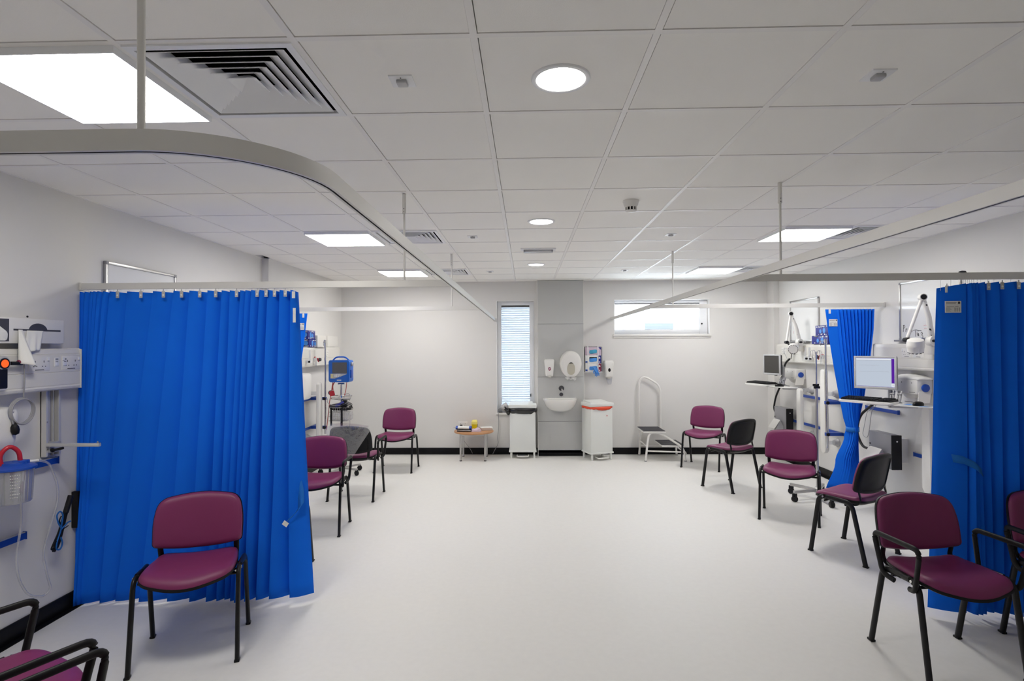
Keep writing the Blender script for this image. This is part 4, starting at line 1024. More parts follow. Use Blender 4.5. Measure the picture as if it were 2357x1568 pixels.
def knobbox(lab, y0, y1, cover):
    x0 = 3.70; t = thing('roll_dispenser', 'white wall box with blue knob and hanging flap '+lab, 'dispenser', (XR, (y0+y1)/2, 1.22))
    wb(MB().box(x0, XR-.001, y0, y1, 1.222, 1.362, bev=.008), 'casing', 'white', t)
    wb(MB().lathe([(0, 0), (.037, 0), (.036, .012), (.030, .016), (0, .016)], (x0+.075, y0, 1.285), rot('X', 90), 28), 'knob', 'bluep', t)
    wb(MB().box(x0-.002, x0+.002, y0+.07, y0+.078, 1.325, 1.333).box(x0-.002, x0+.002, y1-.09, y1-.082, 1.325, 1.333).box(x0-.0015, x0+.002, y0+.03, y0+.11, 1.238, 1.242), 'screw', 'print_', t, smooth=0)
    wb(MB().lathe([(.0, -.055), (.05, -.05), (.085, -.02), (.095, .0), (0, .0)], (x0+.065, (y0+y1)/2+.02, 1.222), seg=24, sx=.65), 'bowl', 'white', t)
    wb(MB().prism(rpoly([(-.055, .0), (.055, .0), (.055, -.16), (-.055, -.16)], .01), 0, .008, lambda u, v, w: V((x0+.075+u+v*.25, y0+.01+v*.25-w, 1.262+v*.72))), 'flap', 'cream', t)
    if cover:
        b = MB().pillow(dense(rpoly([(-.05, -.17), (.13, -.16), (.13, .16), (-.05, .17)], .03), .03), [(1, 0), (1.02, .008), (.95, .022), (.7, .032), (.4, .036), (0, .034)], [(1, 0), (0, 0)], lambda u, v, h: V((x0+.045+u*.9, (y0+y1)/2+v, 1.362+h*(1+.3*math.sin(20*v+14*u)))))
        wb(b, 'cover_sheet', 'paper', t, smooth=50)
    return t
knobbox('beside the lit computer screen', 5.31, 5.61, True)
knobbox('below the far right lamp', 7.67, 7.97, False)

def posts(lab, side, wall, ys, zt, zb=.37):
    s = -side
    t = thing('bed_buffer', 'pair of white rounded upright bars on wall stand-offs '+lab if len(ys) > 1 else 'white rounded upright bar on wall stand-offs '+lab, 'upright bar', (wall, sum(ys)/len(ys), zb))
    for y, zt in zip(ys, zt if isinstance(zt, tuple) else (zt,)*len(ys)):
        x = wall+s*.165; pr = [(-.055, zt-.04)]+[(-.055*math.cos(PI*k/12), zb+.05-.05*math.sin(PI*k/12)) for k in range(13)]+[(.055, zt-.04)]+[(.055*math.cos(PI*k/12), zt-.04+.04*math.sin(PI*k/12)) for k in range(1, 12)]
        p = wb(MB().prism(pr, 0, .045, lambda u, v, w: V((x+s*w, y+u, v)), bev=.010), 'upright', 'white', t)
        for z in (min(1.09, zt-.03), .49):
            k = wb(MB().tube([(x, y+.05, z), (wall+s*.02, y+.05, z)], .024, seg=16), 'stand_off', 'clearp' if z < 2 else 'white', t)
            wb(MB().lathe([(0, .0), (.055, .0), (.055, .008), (.040, .024), (.034, .05), (0, .05)], (wall+s*.001, y+.05, z), rot('Y', 90*s), 24), 'flange', 'silver', k)
    return t
posts('in the far right bay', 1, XR, (7.46, 6.86), (1.12, 1.40))
posts('below the blue-knobbed box in the nearer right bay', 1, XR, (5.115,), 1.125, .34)
posts('in the far left bay', -1, XL2, (7.235, 6.60), 1.24, .44)

def rails(lab, side, wall, z, y0, y1):
    s = -side; t = thing('equipment_rail', 'blue-edged grey wall rail '+lab, 'wall rail', (wall, (y0+y1)/2, z))
    def bx(b, d0, d1, ya, yb, za, zb, m=0, bev=0):
        xa, xb = sorted((wall+s*d0, wall+s*d1)); return b.box(xa, xb, ya, yb, za, zb, m, bev)
    wb(bx(bx(MB(), .02, .038, y0, y1, z-.021, z+.021, 0, .002), .001, .02, y0+.02, y1-.02, z-.012, z+.012), 'bar', 'silver', t)
    wb(bx(MB(), .038, .041, y0, y1, z-.019, z+.017), 'strip', 'railb', t, smooth=0)
    for ya, yb in ((y0-.004, y0), (y1, y1+.004)): wb(bx(MB(), .018, .043, ya, yb, z-.023, z+.023), 'end_cap', 'railb', t, smooth=0)
    return t
rails('at chest height behind the far right upright bars', 1, XR, 1.0, 6.45, 7.72)
rails('at knee height behind the far right upright bars', 1, XR, .62, 6.45, 8.0)
rails('at knee height right of the grey computer below the lit screen', 1, XR, .62, 4.9, 5.52)
rails('at chest height just beside the tied curtain below the lit screen', 1, XR, 1.0, 5.75, 6.28)
rails('at the left edge below the aluminium upright', -1, XL, 1.0, 1.9, 3.425)
rails('lower one at the left edge, behind the clear hanging tube', -1, XL, .60, 1.9, 3.20)
rails('at chest height in the far left bay', -1, XL2, 1.015, 6.9, 7.60)
rails('at knee height in the far left bay', -1, XL2, .63, 6.9, 7.60)

def gloves_box(label, x0, x1, y0, y1, z0, z1, face):
    t = thing('glove_box', label, 'glove box', ((x0+x1)/2, (y0+y1)/2, z0), group='navy glove boxes on the trunking')
    wb(MB().box(x0, x1, y0, y1, z0, z1, bev=.002), 'carton', 'navy', t)
    xf = x0 if face < 0 else x1; e = face*.0012; rnd = random.Random(int(y0*100)); b = MB(); g_ = MB(); w = y1-y0; h = z1-z0
    for k in range(16):
        y = y0+w*rnd.uniform(.04, .88); z = z0+h*rnd.choice((.06, .10, .80, .86)); xa, xb = sorted((xf, xf+e)); b.box(xa, xb, y, y+w*rnd.uniform(.03, .10), z, z+h*rnd.uniform(.05, .12))
        b.box(x0+(x1-x0)*rnd.uniform(.05, .5), x0+(x1-x0)*rnd.uniform(.52, .95), y0-.0012, y0, z, z+h*.07) if k % 3 == 0 else None
    wb(b, 'printing', 'paper', t, smooth=0)
    g_.lathe([(0, 0), (.030, 0), (.030, .0015), (0, .0015)], (xf, y0+w*.35, z0+h*.48), rot('Y', 90*face), 18, sx=1.2).lathe([(0, 0), (.026, 0), (.026, .0015), (0, .0015)], (xf, y0+w*.62, z0+h*.42), rot('Y', 90*face), 18).lathe([(0, 0), (.032, 0), (.032, .0015), (0, .0015)], ((x0+x1)/2, y0-.001, z0+h*.5), rot('X', 90), 18)
    wb(g_, 'glove_picture', 'glove', t, smooth=0)
    return t
gloves_box('navy glove box lying on the far right trunking', 3.745, 3.84, 6.92, 7.31, 1.708, 1.815, -1)
gloves_box('smaller navy glove box on top of another, beside the tied curtain', 3.745, 3.84, 6.90, 7.215, 1.816, 1.945, -1)
gloves_box('navy glove box with glove pictures on the far left trunking', -2.926, -2.835, 7.13, 7.46, 1.708, 1.812, 1)
gloves_box('upper navy glove box in the far left bay', -2.926, -2.835, 7.10, 7.34, 1.813, 1.925, 1)

def drip_pole(label, x, y, z0, z1, wall, clamps, hook):
    t = thing('mounted_pole', label, 'pole', (x, y, z0))
    wb(MB().tube([(x, y, z0), (x, y, z1)], .0125, seg=16), 'pole', 'chrome', t)
    wb(MB().tube([(x, y, z1-.03), (x, y, z1+.012)], .017, seg=16).tube(fil([(x, y, z1-.01), (x, y+hook, z1-.012), (x, y+hook, z1-.055), (x, y+hook*.85, z1-.065)], .012), .005, seg=8), 'hook', 'steel', t)
    for z in clamps:
        xa, xb = sorted((x, wall)); xm = wall-.045 if wall > x else wall+.045
        xa, xb = sorted((x-.015*(1 if wall > x else -1), xm))
        wb(MB().box(xa, xb, y-.02, y+.02, z-.02, z+.02, bev=.003), 'clamp', 'railb', t)
        wb(MB().lathe([(0, 0), (.018, .002), (.02, .02), (0, .022)], (x, y-.02, z), rot('X', 90), 14), 'clamp_knob', 'plug', t)
    return t
drip_pole('chrome pole with top hook clamped to the right wall rails', 3.62, 6.745, .455, 1.755, XR, (1.0, .62), .13)
drip_pole('chrome pole clamped to the far left wall rails', -2.70, 7.34, .54, 1.79, XL2, (1.015, .63), -.06)

# free-standing drip stand
t = thing('drip_stand', 'wheeled chrome drip stand beside the tied curtain', 'drip stand', (3.19, 6.14, 0))
MB().tube([(0, 0, .10), (0, 0, 1.25)], .0145, seg=16).build('lower_pole', 'steel', t)
MB().tube([(0, 0, 1.25), (0, 0, 1.625)], .009, seg=12).build('upper_pole', 'chrome', t)
b = MB()
for k in range(4):
    a = PI/2*k+.5; c_, s_ = math.cos(a), math.sin(a); b.tube(fil([(0, 0, 1.58), (.03*c_, .03*s_, 1.645), (.065*c_, .065*s_, 1.63), (.07*c_, .07*s_, 1.575), (.055*c_, .055*s_, 1.55)], .02), .0032, seg=8)
b.build('hook', 'steel', t)
b = MB().lathe([(0, -.02), (.022, -.02), (.022, .02), (0, .02)], (0, 0, 1.245), seg=16)
for k in range(4): a = PI/2*k+.8; b.lathe([(0, -.014), (.014, -.012), (.014, .012), (0, .014)], (.028*math.cos(a), -.0+.028*math.sin(a)*.5, 1.245+.018*math.sin(a)), seg=12)
b.build('clamp_knob', 'plug', t)
MB().lathe([(0, .08), (.035, .08), (.035, .125), (.022, .14), (0, .14)], seg=20).build('hub', 'steel', t)
for k in range(5):
    a = math.radians(196+72*k); c_, s_ = math.cos(a), math.sin(a); R = rot('Z', math.degrees(a))
    l = MB().box(.02, .31, -.015, .015, .090, .120, R=R, o=(0, 0, 0), bev=.003).build('leg', 'steel', t)
    w = MB().lathe([(0, -.010), (.026, -.010), (.030, -.006), (.030, .006), (.026, .010), (0, .010)], (.30*c_-.012*s_, .30*s_+.012*c_, .031), R@rot('X', 90), 18).lathe([(0, -.010), (.026, -.010), (.030, -.006), (.030, .006), (.026, .010), (0, .010)], (.30*c_+.012*s_, .30*s_-.012*c_, .031), R@rot('X', 90), 18).box(.275, .325, -.012, .012, .04, .092, R=R, o=(0, 0, 0), bev=.004)
    w.build('castor', 'plug', l)

def suction(label, side, wall, y, z=1.60):
    s = -side; x = wall+s*.097
    t = thing('suction_regulator', label, 'suction regulator', (x, y, z))
    def lp(b, r0, r1, d0, d1, dy=0, dz=0, m=0): return b.lathe([(0, 0), (r0, 0), (r1, d1-d0), (0, d1-d0)], (x+s*d0, y+dy, z+dz), rot('Y', 90*s), 18, m)
    wb(lp(MB(), .026, .022, 0, .05), 'body', 'clearp', t)
    wb(lp(MB(), .012, .012, .05, .075), 'shaft', 'red', t)
    b = MB()
    for k in range(3): b.tube([(x+s*.06, y, z), (x+s*.065, y+.032*math.cos(2.1*k+.5), z+.032*math.sin(2.1*k+.5))], .008, seg=8)
    b.tube([(x+s*.02, y+.02, z+.03), (x+s*.022, y-.01, z+.036), (x+s*.022, y-.035, z+.03)], .005, seg=8)
    wb(b, 'red_guard', 'red', t)
    wb(lp(MB(), .026, .020, .075, .10), 'knob', 'dgrey', t)
    wb(MB().tube([(x+s*.03, y, z-.025), (x+s*.03, y, z-.09)], .012, seg=12), 'trap', 'clearp', t)
    return t
suction('red and clear suction regulator on the far right trunking by the poles', 1, XR, 7.03, 1.545)
suction('red and clear suction regulator on the far left trunking', -1, XL2, 7.28, 1.54)
def flow(label, side, wall, y):
    s = -side; x = wall+s*.097; t = thing('flow_meter', label, 'flow meter', (x, y, 1.52))
    wb(MB().tube([(x+s*.04, y, 1.53), (x+s*.04, y, 1.665)], .012, seg=12), 'gauge', 'clearp', t)
    wb(MB().box(*sorted((x, x+s*.055)), y-.015, y+.015, 1.50, 1.535, bev=.003), 'valve', 'upvc', t)
    wb(MB().lathe([(0, 0), (.014, 0), (.012, .02), (0, .02)], (x+s*.04, y-.015, 1.517), rot('X', 90), 14), 'knob', 'plug', t)
flow('clear flow meter tube on the far right trunking, left of the red regulator', 1, XR, 7.30)
flow('clear flow meter tube on the far right trunking, nearest the round lamp', 1, XR, 7.40)
flow('clear flow meter on the far left trunking', -1, XL2, 7.05)

# far left bay: pale boxes, patient monitor
t = thing('wall_cabinet', 'small pale open box above the far left trunking', 'wall box', (XL2, 7.52, 1.708))
wb(MB().box(XL2, XL2+.12, 7.36, 7.67, 1.71, 1.865, bev=.004), 'casing', 'cream', t)
wb(MB().box(XL2+.03, XL2+.095, 7.354, 7.362, 1.75, 1.80), 'slot', 'grey', t, smooth=0)
t = thing('wall_cabinet', 'flat pale wall cabinet near the far left corner', 'wall box', (XL2, 8.15, 1.708))
wb(MB().box(XL2, XL2+.05, 7.95, 8.36, 1.71, 1.87, bev=.004), 'casing', 'white', t)
t = thing('towel_box', 'tall white dispenser on the far left wall below the trunking', 'dispenser', (XL2, 7.0, 1.0))
wb(MB().pillow(dense(rpoly([(-.13, 0), (.13, 0), (.15, .34), (-.15, .34)], .04), .03), [(1, 0), (1, .10), (.93, .13), (.6, .15), (0, .152)], [(1, 0), (0, 0)], lambda u, v, h: V((XL2+h, 6.98-u, 1.03+v))), 'cover', 'white', t, smooth=45)
t = thing('patient_monitor', 'bright blue patient monitor with grey screen on a wheeled pole', 'patient monitor', (-2.495, 7.35, 0), -4)
h = MB().prism(rpoly([(-.145, 1.235), (.13, 1.235), (.142, 1.26), (.142, 1.53), (-.145, 1.53)], [.025, .03, .03, .02, .02]), -.05, .09, lambda u, v, w: V((u, w, v)), bev=.010).build('housing', 'monblue', t)
MB().prism(rpoly([(-.092, 1.352), (.108, 1.352), (.108, 1.500), (-.092, 1.500)], .004), .0505, .0535, lambda u, v, w: V((u, -w, v))).build('screen', 'screen_grey', h, smooth=0)
MB().prism(rpoly([(-.118, 1.285), (-.06, 1.285), (.02, 1.31), (.108, 1.345), (.108, 1.349), (-.118, 1.349)], .004), .0505, .0535, lambda u, v, w: V((u, -w, v))).build('keypad', 'silver', h, smooth=0)
b = MB()
for k in range(7): b.lathe([(0, 0), (.008, 0), (.006, .002), (0, .002)], (-.055+.022*(k % 4), -.0535, 1.330-.017*(k // 4)-.0), rot('X', 90), 12)
b.box(-.03, .03, -.0535, -.0505, 1.258, 1.268, bev=.001).box(-.045, .02, -.0545, -.0525, 1.342, 1.347)
b.build('button', 'paper', h)
b = MB()
for k in range(6): b.box(-.112+.018*(k % 2), -.100+.018*(k % 2), -.0545, -.052, 1.294+.018*(k // 2), 1.305+.018*(k // 2))
b.build('icon', 'yellowp', h, smooth=0)
MB().tube(fil([(-.12, .02, 1.52), (-.07, .02, 1.572), (.06, .02, 1.572), (.115, .02, 1.52)], .05), .010, seg=10).build('handle', 'monblue', t)
MB().lathe([(0, 0), (.022, 0), (.026, .02), (.018, .032), (0, .034)], (.142, .01, 1.475), rot('Y', 90), 18).build('dial', 'grey', t)
MB().box(.14, .155, -.02, .05, 1.29, 1.40, bev=.006).build('side_port', 'railb', t)
MB().tube([(0, .02, .10), (0, .02, 1.20)], .014, seg=14).lathe([(0, 0), (.05, 0), (.04, .02), (0, .02)], (0, .02, 1.205), seg=18).build('pole', 'chrome', t)
MB().tube([(-.13, -.02, 1.015), (.14, -.02, 1.015)], .014, seg=12).tube([(-.13, .07, 1.045), (.13, .07, 1.045)], .011, seg=12).box(-.03, .03, -.03, .08, .99, 1.06, bev=.005).build('cross_handle', 'chrome', t)
bk = MB().box(-.125, .12, -.10, .10, .72, .728)
for z in (.78, .84, .90): bk.tube([(-.125, -.10, z), (.12, -.10, z), (.12, .10, z), (-.125, .10, z)], .003, seg=6, closed=True)
for k in range(9): bk.tube([(-.12+.029*k, -.10, .725), (-.12+.029*k, -.10, .90)], .002, seg=5)
bk.build('basket', 'steel', t, smooth=0)
MB().pillow(dense(rpoly([(-.115, -.09), (.135, -.09), (.14, .09), (-.115, .09)], .02), .03), [(1, .0), (1.03, .05), (.98, .10), (.6, .13), (0, .12)], [(1, 0), (0, 0)], lambda u, v, h: V((u, v, .73+h*(1+.15*math.sin(40*u+30*v))))).build('clear_bag', 'film', t, smooth=40)
for x in (-.085, .06): MB().box(x-.012, x+.012, -.112, -.104, .665, .90, bev=.002).build('strap', 'plug', t)
MB().tube([(-.12, -.05, .905), (.0, -.07, .93), (.03, -.02, .94)], .030, seg=12).build('cuff', 'dgrey', t, smooth=50)
MB().tube([(-.03, -.09, .92), (.05, -.085, .95), (.055, -.06, .97)], .020, seg=10).build('cuff_end', 'navy', t, smooth=50)
MB().box(.02, .075, .0, .06, .86, .99, bev=.01).box(-.13, .12, -.05, .08, .86, .885, bev=.01).build('battery_box', 'plug', t)
rn = random.Random(7); b = MB()
for k in range(7):
    r = .05+.03*rn.random(); cx, cz = .10+.05*rn.random(), .90+.03*rn.random()
    b.tube([(cx+r*math.cos(2*PI*j/32)*1.1, -.09+.03*math.sin(4*PI*j/32+k), cz+r*.55*math.sin(2*PI*j/32)) for j in range(32)], .0035, seg=6, closed=True)
b.build('cable_coil', 'plug', t, smooth=50)
MB().tube(fil([(-.15, -.08, 1.02), (-.145, -.09, .96), (-.05, -.11, .925), (.06, -.11, .93), (.15, -.08, .98), (.165, -.04, 1.05), (.11, -.02, 1.09), (.06, -.03, 1.06)], .08), .004, seg=8).build('hose', 'greyc', t)
MB().tube(fil([(-.11, .0, 1.235), (-.12, -.02, 1.10), (-.125, -.06, 1.0), (-.14, -.08, .80), (-.17, -.06, .60)], .05), .005, seg=8).tube(fil([(.085, .0, 1.235), (.085, -.02, 1.14), (.07, -.04, 1.06)], .05), .005, seg=8).tube(fil([(-.085, 0, 1.235), (-.10, -.03, 1.19), (-.09, -.04, 1.13)], .03), .008, seg=8).build('red_lead', 'redc', t)
MB().box(-.135, -.065, -.06, -.03, 1.05, 1.12, R=rot('Y', -15), bev=.012).build('red_clip', 'red', t)
MB().lathe([(0, -.02), (.032, -.02), (.032, .02), (0, .02)], (-.125, -.02, 1.09), rot('X', 80), 18).build('clamp', 'dgrey', t)
MB().tube(fil([(.13, -.05, .86), (.15, -.06, .75), (.155, -.06, .68), (.13, -.06, .60)], .05), .003, seg=6).build('wire', 'greyc', t)
MB().lathe([(0, .06), (.04, .06), (.04, .11), (0, .115)], (0, .02, 0), seg=18).build('hub', 'steel', t)
for k in range(5):
    a = math.radians(50+72*k); R = rot('Z', 50+72*k)
    l = MB().box(.02, .28, -.014, .014, .07, .095, R=R, o=(0, 0, 0), bev=.003).build('leg', 'steel', t); l.location = (0, .02, 0)
    MB().lathe([(0, -.014), (.028, -.014), (.034, -.008), (.034, .008), (.028, .014), (0, .014)], (.27*math.cos(a), .27*math.sin(a), .035), R@rot('X', 90), 18).box(.25, .29, -.008, .008, .04, .075, R=R, o=(0, 0, 0)).build('castor', 'plug', l)

# ------------------------------------------------------------------ left wall, near bay
t = thing('apron_dispenser', 'white wall dispenser box with arched slot above the left trunking', 'dispenser', (XL, 3.1, 1.735))
D = .085; y0, y1, z0, z1 = 2.62, 3.412, 1.737, 1.884
wb(MB().box(XL, XL+D, y0, y1, z0, z1, bev=.004), 'box', 'white', t)
wb(MB().box(XL+D-.002, XL+D+.0012, 3.068, 3.385, 1.811, 1.821).prism([(3.165+.062*(1-math.cos(PI*k/16)), 1.815+.042*math.sin(PI*k/16)) for k in range(17)], XL+D-.002, XL+D+.0014, lambda u, v, w: V((w, u, v))), 'slot', 'dgrey', t, smooth=0)
wb(MB().box(XL+D-.002, XL+D+.0014, 2.80, 3.040, z0+.012, z1-.008), 'picture_panel', 'dgrey', t, smooth=0)
wb(MB().pillow(dense(rpoly([(2.86, 1.752), (3.030, 1.750), (3.036, 1.80), (2.97, 1.845), (2.88, 1.86)], .02), .02), [(1, .0), (.9, .006), (.4, .008), (0, .008)], [(1, 0), (0, 0)], lambda u, v, h: V((XL+D+h, u, v))), 'apron_fold', 'paper', t)
wb(MB().lathe([(0, 0), (.006, .001), (.006, .004), (0, .006)], (XL, 3.245, 1.90), rot('Y', 90), 10), 'fixing', 'plug', t)
t = thing('hanging_apron', 'white sheet pulled to a cone from the dispenser slot', 'paper sheet', (XL+.09, 3.10, 1.62))
def drape(pts0, pts1, n, bulge, x0, x1):
    rows = []
    for r in range(13):
        v = r/12; row = []
        for k in range(n+1):
            u = k/n; y = (pts0[0]*(1-u)+pts0[1]*u)*(1-v)+(pts1[0]*(1-u)+pts1[1]*u)*v; z = (pts0[2])*(1-v)+(pts1[2]+(pts1[3]-pts1[2])*u)*v
            row.append(V((x0+(x1-x0)*v+bulge*math.sin(PI*u)*v+.004*math.sin(5*PI*u)*v, y, z)))
        rows.append(row)
    return MB().grid(rows)
wb(drape((3.095, 3.12, 1.817), (3.045, 3.150, 1.622, 1.600), 14, .05, XL+.089, XL+.135), 'sheet', 'paper', t, smooth=60, solid=.0012)
t = thing('hanging_apron', 'white sheet hanging crumpled below the arched slot', 'paper sheet', (XL+.09, 3.2, 1.68))
wb(drape((3.15, 3.26, 1.813), (3.12, 3.225, 1.685, 1.700), 14, .012, XL+.088, XL+.099), 'sheet', 'paper', t, smooth=60, solid=.0012)
t = thing('diagnostic_handset', 'black wall handset with orange ring indicator at the left edge', 'handset', (XL+.094, 2.955, 1.50))
wb(MB().box(XL+.099, XL+.135, 2.86, 2.985, 1.487, 1.60, bev=.006).box(XL+.099, XL+.128, 2.86, 2.988, 1.478, 1.49, bev=.004, m=1), 'body', ['plug', 'white'], t)
k = wb(MB().lathe([(0, 0), (.044, 0), (.044, .012), (.036, .020), (0, .020)], (XL+.115, 2.962, 1.625), rot('Y', 90), 28), 'ring', 'silver', t)
wb(MB().lathe([(0, .0202), (.030, .0202), (.030, .024), (0, .024)], (XL+.115, 2.962, 1.625), rot('Y', 90), 24), 'bezel', 'plug', k)
wb(MB().lathe([(0, .0242), (.022, .0242), (.020, .027), (0, .027)], (XL+.115, 2.962, 1.625), rot('Y', 90), 24), 'indicator', 'ledred', k)
wb(MB().tube([(XL+.130, 3.005, 1.625), (XL+.135, 3.07, 1.623)], .0105, seg=12).lathe([(.010, 0), (.014, .006), (.010, .014)], (XL+.132, 3.045, 1.630), rot('X', -90), 12, m=1), 'probe', ['plug', 'maroon'], t)
t = thing('pressure_hose', 'coiled grey pressure hose with black bulb hanging at the left edge', 'hose', (XL+.13, 3.08, 1.36))
hx = XL+.13; b = MB().tube(fil([(hx, 3.085, 1.620), (hx, 3.092, 1.56), (hx, 3.085, 1.43), (hx, 3.092, 1.42)], .05), .0040, seg=8)
for k in range(3): b.tube([(hx+.004*k-.004+.003*math.sin(2*a_), 3.072+.072*math.cos(a_)+.004*k, 1.352+.072*math.sin(a_)-.003*k) for a_ in [2*PI*j/28 for j in range(28)]], .0042, seg=8, closed=True)
b.tube([(hx, 3.012, 1.325), (hx, 3.02, 1.285), (hx, 3.03, 1.27)], .0042, seg=8)
wb(b, 'hose', 'greyc', t, smooth=60)
wb(MB().lathe([(0, .036), (.010, .032), (.019, .015), (.021, -.005), (.016, -.026), (0, -.033)], (hx, 3.032, 1.252), rot('X', 8), 20), 'bulb', 'plug', t, smooth=60)
t = thing('wall_soap_dispenser', 'white rounded soap dispenser at the left edge below the trunking', 'soap dispenser', (XL, 3.0, 1.10))
poly = dense(rpoly([(2.90, 1.375), (3.075, 1.375), (3.085, 1.34), (3.060, 1.15), (3.03, 1.13), (2.90, 1.13)], .03), .02)
wb(MB().pillow(poly, [(1, 0), (1, .075), (.95, .100), (.8, .115), (.4, .12), (0, .12)], [(1, 0), (0, 0)], lambda u, v, h: V((XL+h, u, v))), 'cover', 'white', t, smooth=45)
wb(MB().box(XL+.02, XL+.08, 2.97, 3.03, 1.075, 1.132, bev=.01), 'nozzle', 'clearp', t)
wb(MB().box(XL+.1135, XL+.118, 3.025, 3.032, 1.343, 1.352).box(XL+.112, XL+.116, 3.034, 3.041, 1.343, 1.352).box(XL+.109, XL+.1145, 3.043, 3.049, 1.342, 1.352).box(XL+.106, XL+.112, 3.051, 3.058, 1.346, 1.349), 'lettering', 'greyc', t, smooth=0)
t = thing('mounting_rail', 'upright aluminium channel on the left wall with a horizontal arm', 'wall channel', (XL, 3.39, 1.03))
b = MB().box(XL, XL+.008, 3.335, 3.442, 1.035, 1.445).box(XL, XL+.040, 3.335, 3.350, 1.035, 1.445, bev=.002).box(XL, XL+.040, 3.427, 3.442, 1.035, 1.445, bev=.002).box(XL, XL+.022, 3.372, 3.378, 1.035, 1.445).box(XL, XL+.022, 3.404, 3.410, 1.035, 1.445)
wb(b, 'channel', 'alu', t, smooth=0)
wb(MB().box(XL+.008, XL+.012, 3.352, 3.426, 1.036, 1.444), 'inner_strip', 'grey', t, smooth=0)
wb(MB().box(XL+.006, XL+.055, 3.348, 3.430, 1.058, 1.122, bev=.004), 'carriage', 'silver', t)
k = wb(MB().box(XL+.04, XL+.375, 3.330, 3.352, 1.100, 1.120, bev=.003), 'arm', 'alu', t)
wb(MB().tube([(XL+.36, 3.341, 1.120), (XL+.36, 3.341, 1.132)], .004, seg=8).box(XL+.35, XL+.376, 3.334, 3.348, 1.119, 1.123), 'stop_pin', 'steel', k)
wb(MB().tube([(XL+.055, 3.36, 1.075), (XL+.075, 3.345, 1.076)], .012, seg=10).tube([(XL+.075, 3.345, 1.076), (XL+.15, 3.33, 1.092)], .008, seg=10), 'clamp_lever', 'plug', t)
b = MB()
for z in (1.25, 1.08): b.lathe([(0, 0), (.006, 0), (.005, .003), (0, .003)], (XL+.040, 3.3425, z), rot('Y', 90), 10)
wb(b, 'screw', 'steel', t)
# suction canister
t = thing('suction_canister', 'clear suction canister with blue lid and red hose at the left edge', 'canister', (-2.83, 2.975, .85))
cx, cy = -2.830, 2.968
wb(MB().lathe([(0, .862), (.080, .862), (.084, .868), (.092, 1.045), (.090, 1.045), (.082, .870), (0, .866)], (cx, cy, 0), seg=40, cap=False), 'jar', 'tubec', t)
b = MB()
for k in range(16):
    a = 2*PI*k/16; b.tube([(cx+.0845*math.cos(a), cy+.0845*math.sin(a), .875), (cx+.092*math.cos(a), cy+.092*math.sin(a), 1.04)], .0016, seg=5)
wb(b, 'rib', 'tubec', t)
wb(MB().lathe([(0, 1.042), (.098, 1.042), (.105, 1.046), (.105, 1.056), (.085, 1.064), (.06, 1.072), (.058, 1.082), (.03, 1.084), (0, 1.084)], (cx, cy, 0), seg=40).box(cx+.0, cx+.05, cy-.01, cy+.055, 1.06, 1.088, bev=.005), 'lid', 'bluep', t)
b = MB()
for k in range(8):
    z = .90+.017*k; a = math.radians(-52); r = .0865+.0055*(z-.87)/.17
    for j in range(5 if k % 2 else 4): aa = a+.10*j; b.box(cx+r*math.cos(aa), cx+r*math.cos(aa)+.002, cy+r*math.sin(aa)-.003, cy+r*math.sin(aa)+.003, z, z+.004)
wb(b, 'scale_mark', 'paper', t, smooth=0)
wb(MB().tube(fil([(cx-.012, cy-.05, 1.06), (cx-.02, cy-.06, 1.13), (cx-.0, cy-.02, 1.178), (cx+.018, cy+.02, 1.14), (cx+.02, cy+.025, 1.08)], .05), .0115, seg=12), 'red_hose', 'red', t, smooth=60)
wb(MB().tube([(cx+.035, cy+.05, 1.074), (cx+.048, cy+.105, 1.070)], .0085, seg=12), 'connector', 'white', t)
wb(MB().tube(fil([(cx+.048, cy+.105, 1.070), (cx+.05, cy+.175, 1.045), (cx+.045, cy+.24, .90), (cx+.035, cy+.255, .80), (cx+.03, cy+.20, .64), (cx+.02, cy+.165, .52), (cx+.02, cy+.20, .37), (cx+.02, cy+.225, .29), (cx+.01, cy+.19, .262), (cx, cy+.10, .30), (cx-.01, cy+.045, .42), (cx-.01, cy+.03, .55), (cx, cy+.055, .72), (cx, cy+.05, .864)], .09), .0062, seg=10), 'clear_tube', 'tubec', t, smooth=60)
wb(MB().box(XL+.038, cx-.07, cy-.03, cy+.03, .985, 1.04, bev=.004), 'wall_bracket', 'railb', t)
t = thing('wall_computer', 'black box on the left wall mostly hidden behind the drawn curtain', 'computer', (XL, 3.54, .52))
wb(MB().box(XL, XL+.045, 3.57, 3.60, .52, .76, bev=.005), 'case', 'plug', t)
t = thing('cable_bundle', 'tied bundle of black and blue cables hanging left of the drawn curtain', 'cables', (XL+.06, 3.47, .60))
rn = random.Random(3); b = MB(); b2 = MB()
for k in range(6):
    o = rn.uniform(-.012, .012); q = rn.uniform(-.015, .015)
    b.tube(fil([(XL+.07, 3.53+o, .735), (XL+.075, 3.488+o, .64+q), (XL+.07, 3.462+o*1.5, .55), (XL+.07, 3.435+2*o, .49+q), (XL+.065, 3.415+2*o, .445+q), (XL+.07, 3.43-1.5*o, .47), (XL+.072, 3.458, .56)], .04), .0042, seg=7)
b.tube([(XL+.07, 3.50, .66), (XL+.07, 3.54, .76)], .016, seg=10)
b.tube(fil([(XL+.07, 3.455, .50), (XL+.08, 3.405, .505), (XL+.08, 3.395, .48), (XL+.07, 3.415, .47)], .02), .0035, seg=6).tube(fil([(XL+.07, 3.46, .60), (XL+.08, 3.44, .625), (XL+.08, 3.452, .65), (XL+.07, 3.47, .645)], .02), .004, seg=6)
b.tube([(XL+.07, 3.455, .555), (XL+.08, 3.51, .575)], .003, seg=6)
wb(b, 'black_cable', 'plug', t, smooth=60)
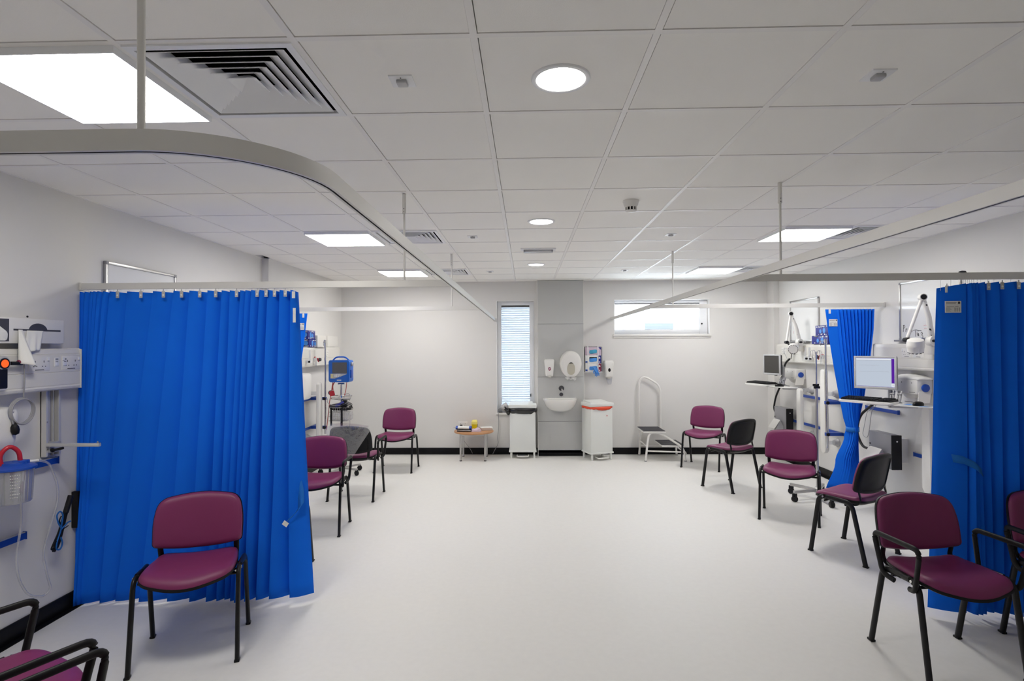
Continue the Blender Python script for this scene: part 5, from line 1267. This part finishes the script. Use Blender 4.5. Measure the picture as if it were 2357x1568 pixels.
b2.tube(fil([(XL+.08, 3.46, .57), (XL+.085, 3.425, .62), (XL+.085, 3.415, .67), (XL+.085, 3.44, .69), (XL+.08, 3.47, .66), (XL+.078, 3.455, .56), (XL+.078, 3.425, .50), (XL+.078, 3.42, .455), (XL+.078, 3.45, .442), (XL+.078, 3.47, .475), (XL+.075, 3.458, .52)], .04), .0045, seg=8).tube(fil([(XL+.08, 3.458, .57), (XL+.085, 3.50, .60), (XL+.085, 3.52, .60)], .02), .0045, seg=8)
wb(b2, 'blue_cable', 'bluec', t, smooth=60)
t.location.y -= .055

# ------------------------------------------------------------------ light, sky, camera
w = bpy.data.worlds.new('sky'); sc.world = w; w.use_nodes = True
bg = w.node_tree.nodes['Background']; bg.inputs[0].default_value = (.80, .90, 1.0, 1); bg.inputs[1].default_value = 6.0

F, CY, CP, CR = 1267.06, -.0252, .0101, .0058      # focal length in px of a 2357 px wide frame, yaw, pitch, roll
cam = bpy.data.cameras.new('camera'); co = bpy.data.objects.new('camera', cam); COL.objects.link(co); sc.camera = co
cam.sensor_fit = 'HORIZONTAL'; cam.sensor_width = 36; cam.lens = F/2357*36; cam.clip_start = .02
cy_, sy_, cp_, sp_, cr_, sr_ = math.cos(CY), math.sin(CY), math.cos(CP), math.sin(CP), math.cos(CR), math.sin(CR)
Ry = Matrix(((cy_, 0, -sy_), (0, 1, 0), (sy_, 0, cy_))); Rp = Matrix(((1, 0, 0), (0, cp_, sp_), (0, -sp_, cp_))); Rr = Matrix(((cr_, sr_, 0), (-sr_, cr_, 0), (0, 0, 1)))
RM = Rr@Rp@Ry
def ax(r): return V((r[0], r[2], -r[1]))            # (right, down, forward) -> room axes
right, down, fwd = ax(RM[0]), ax(RM[1]), ax(RM[2])
m = Matrix((right, -down, -fwd)).transposed().to_4x4(); m.translation = (0, 0, 1.7054); co.matrix_world = m

sc.view_settings.view_transform = 'Standard'; sc.view_settings.look = 'None'; sc.view_settings.gamma = 1
sc.view_settings.use_curve_mapping = False; sc.view_settings.exposure = 1.34
sc.cycles.use_denoising = True; sc.cycles.max_bounces = 10; sc.cycles.diffuse_bounces = 6; sc.cycles.transparent_max_bounces = 24
sc.cycles.caustics_reflective = False; sc.cycles.caustics_refractive = False; sc.cycles.sample_clamp_indirect = 6
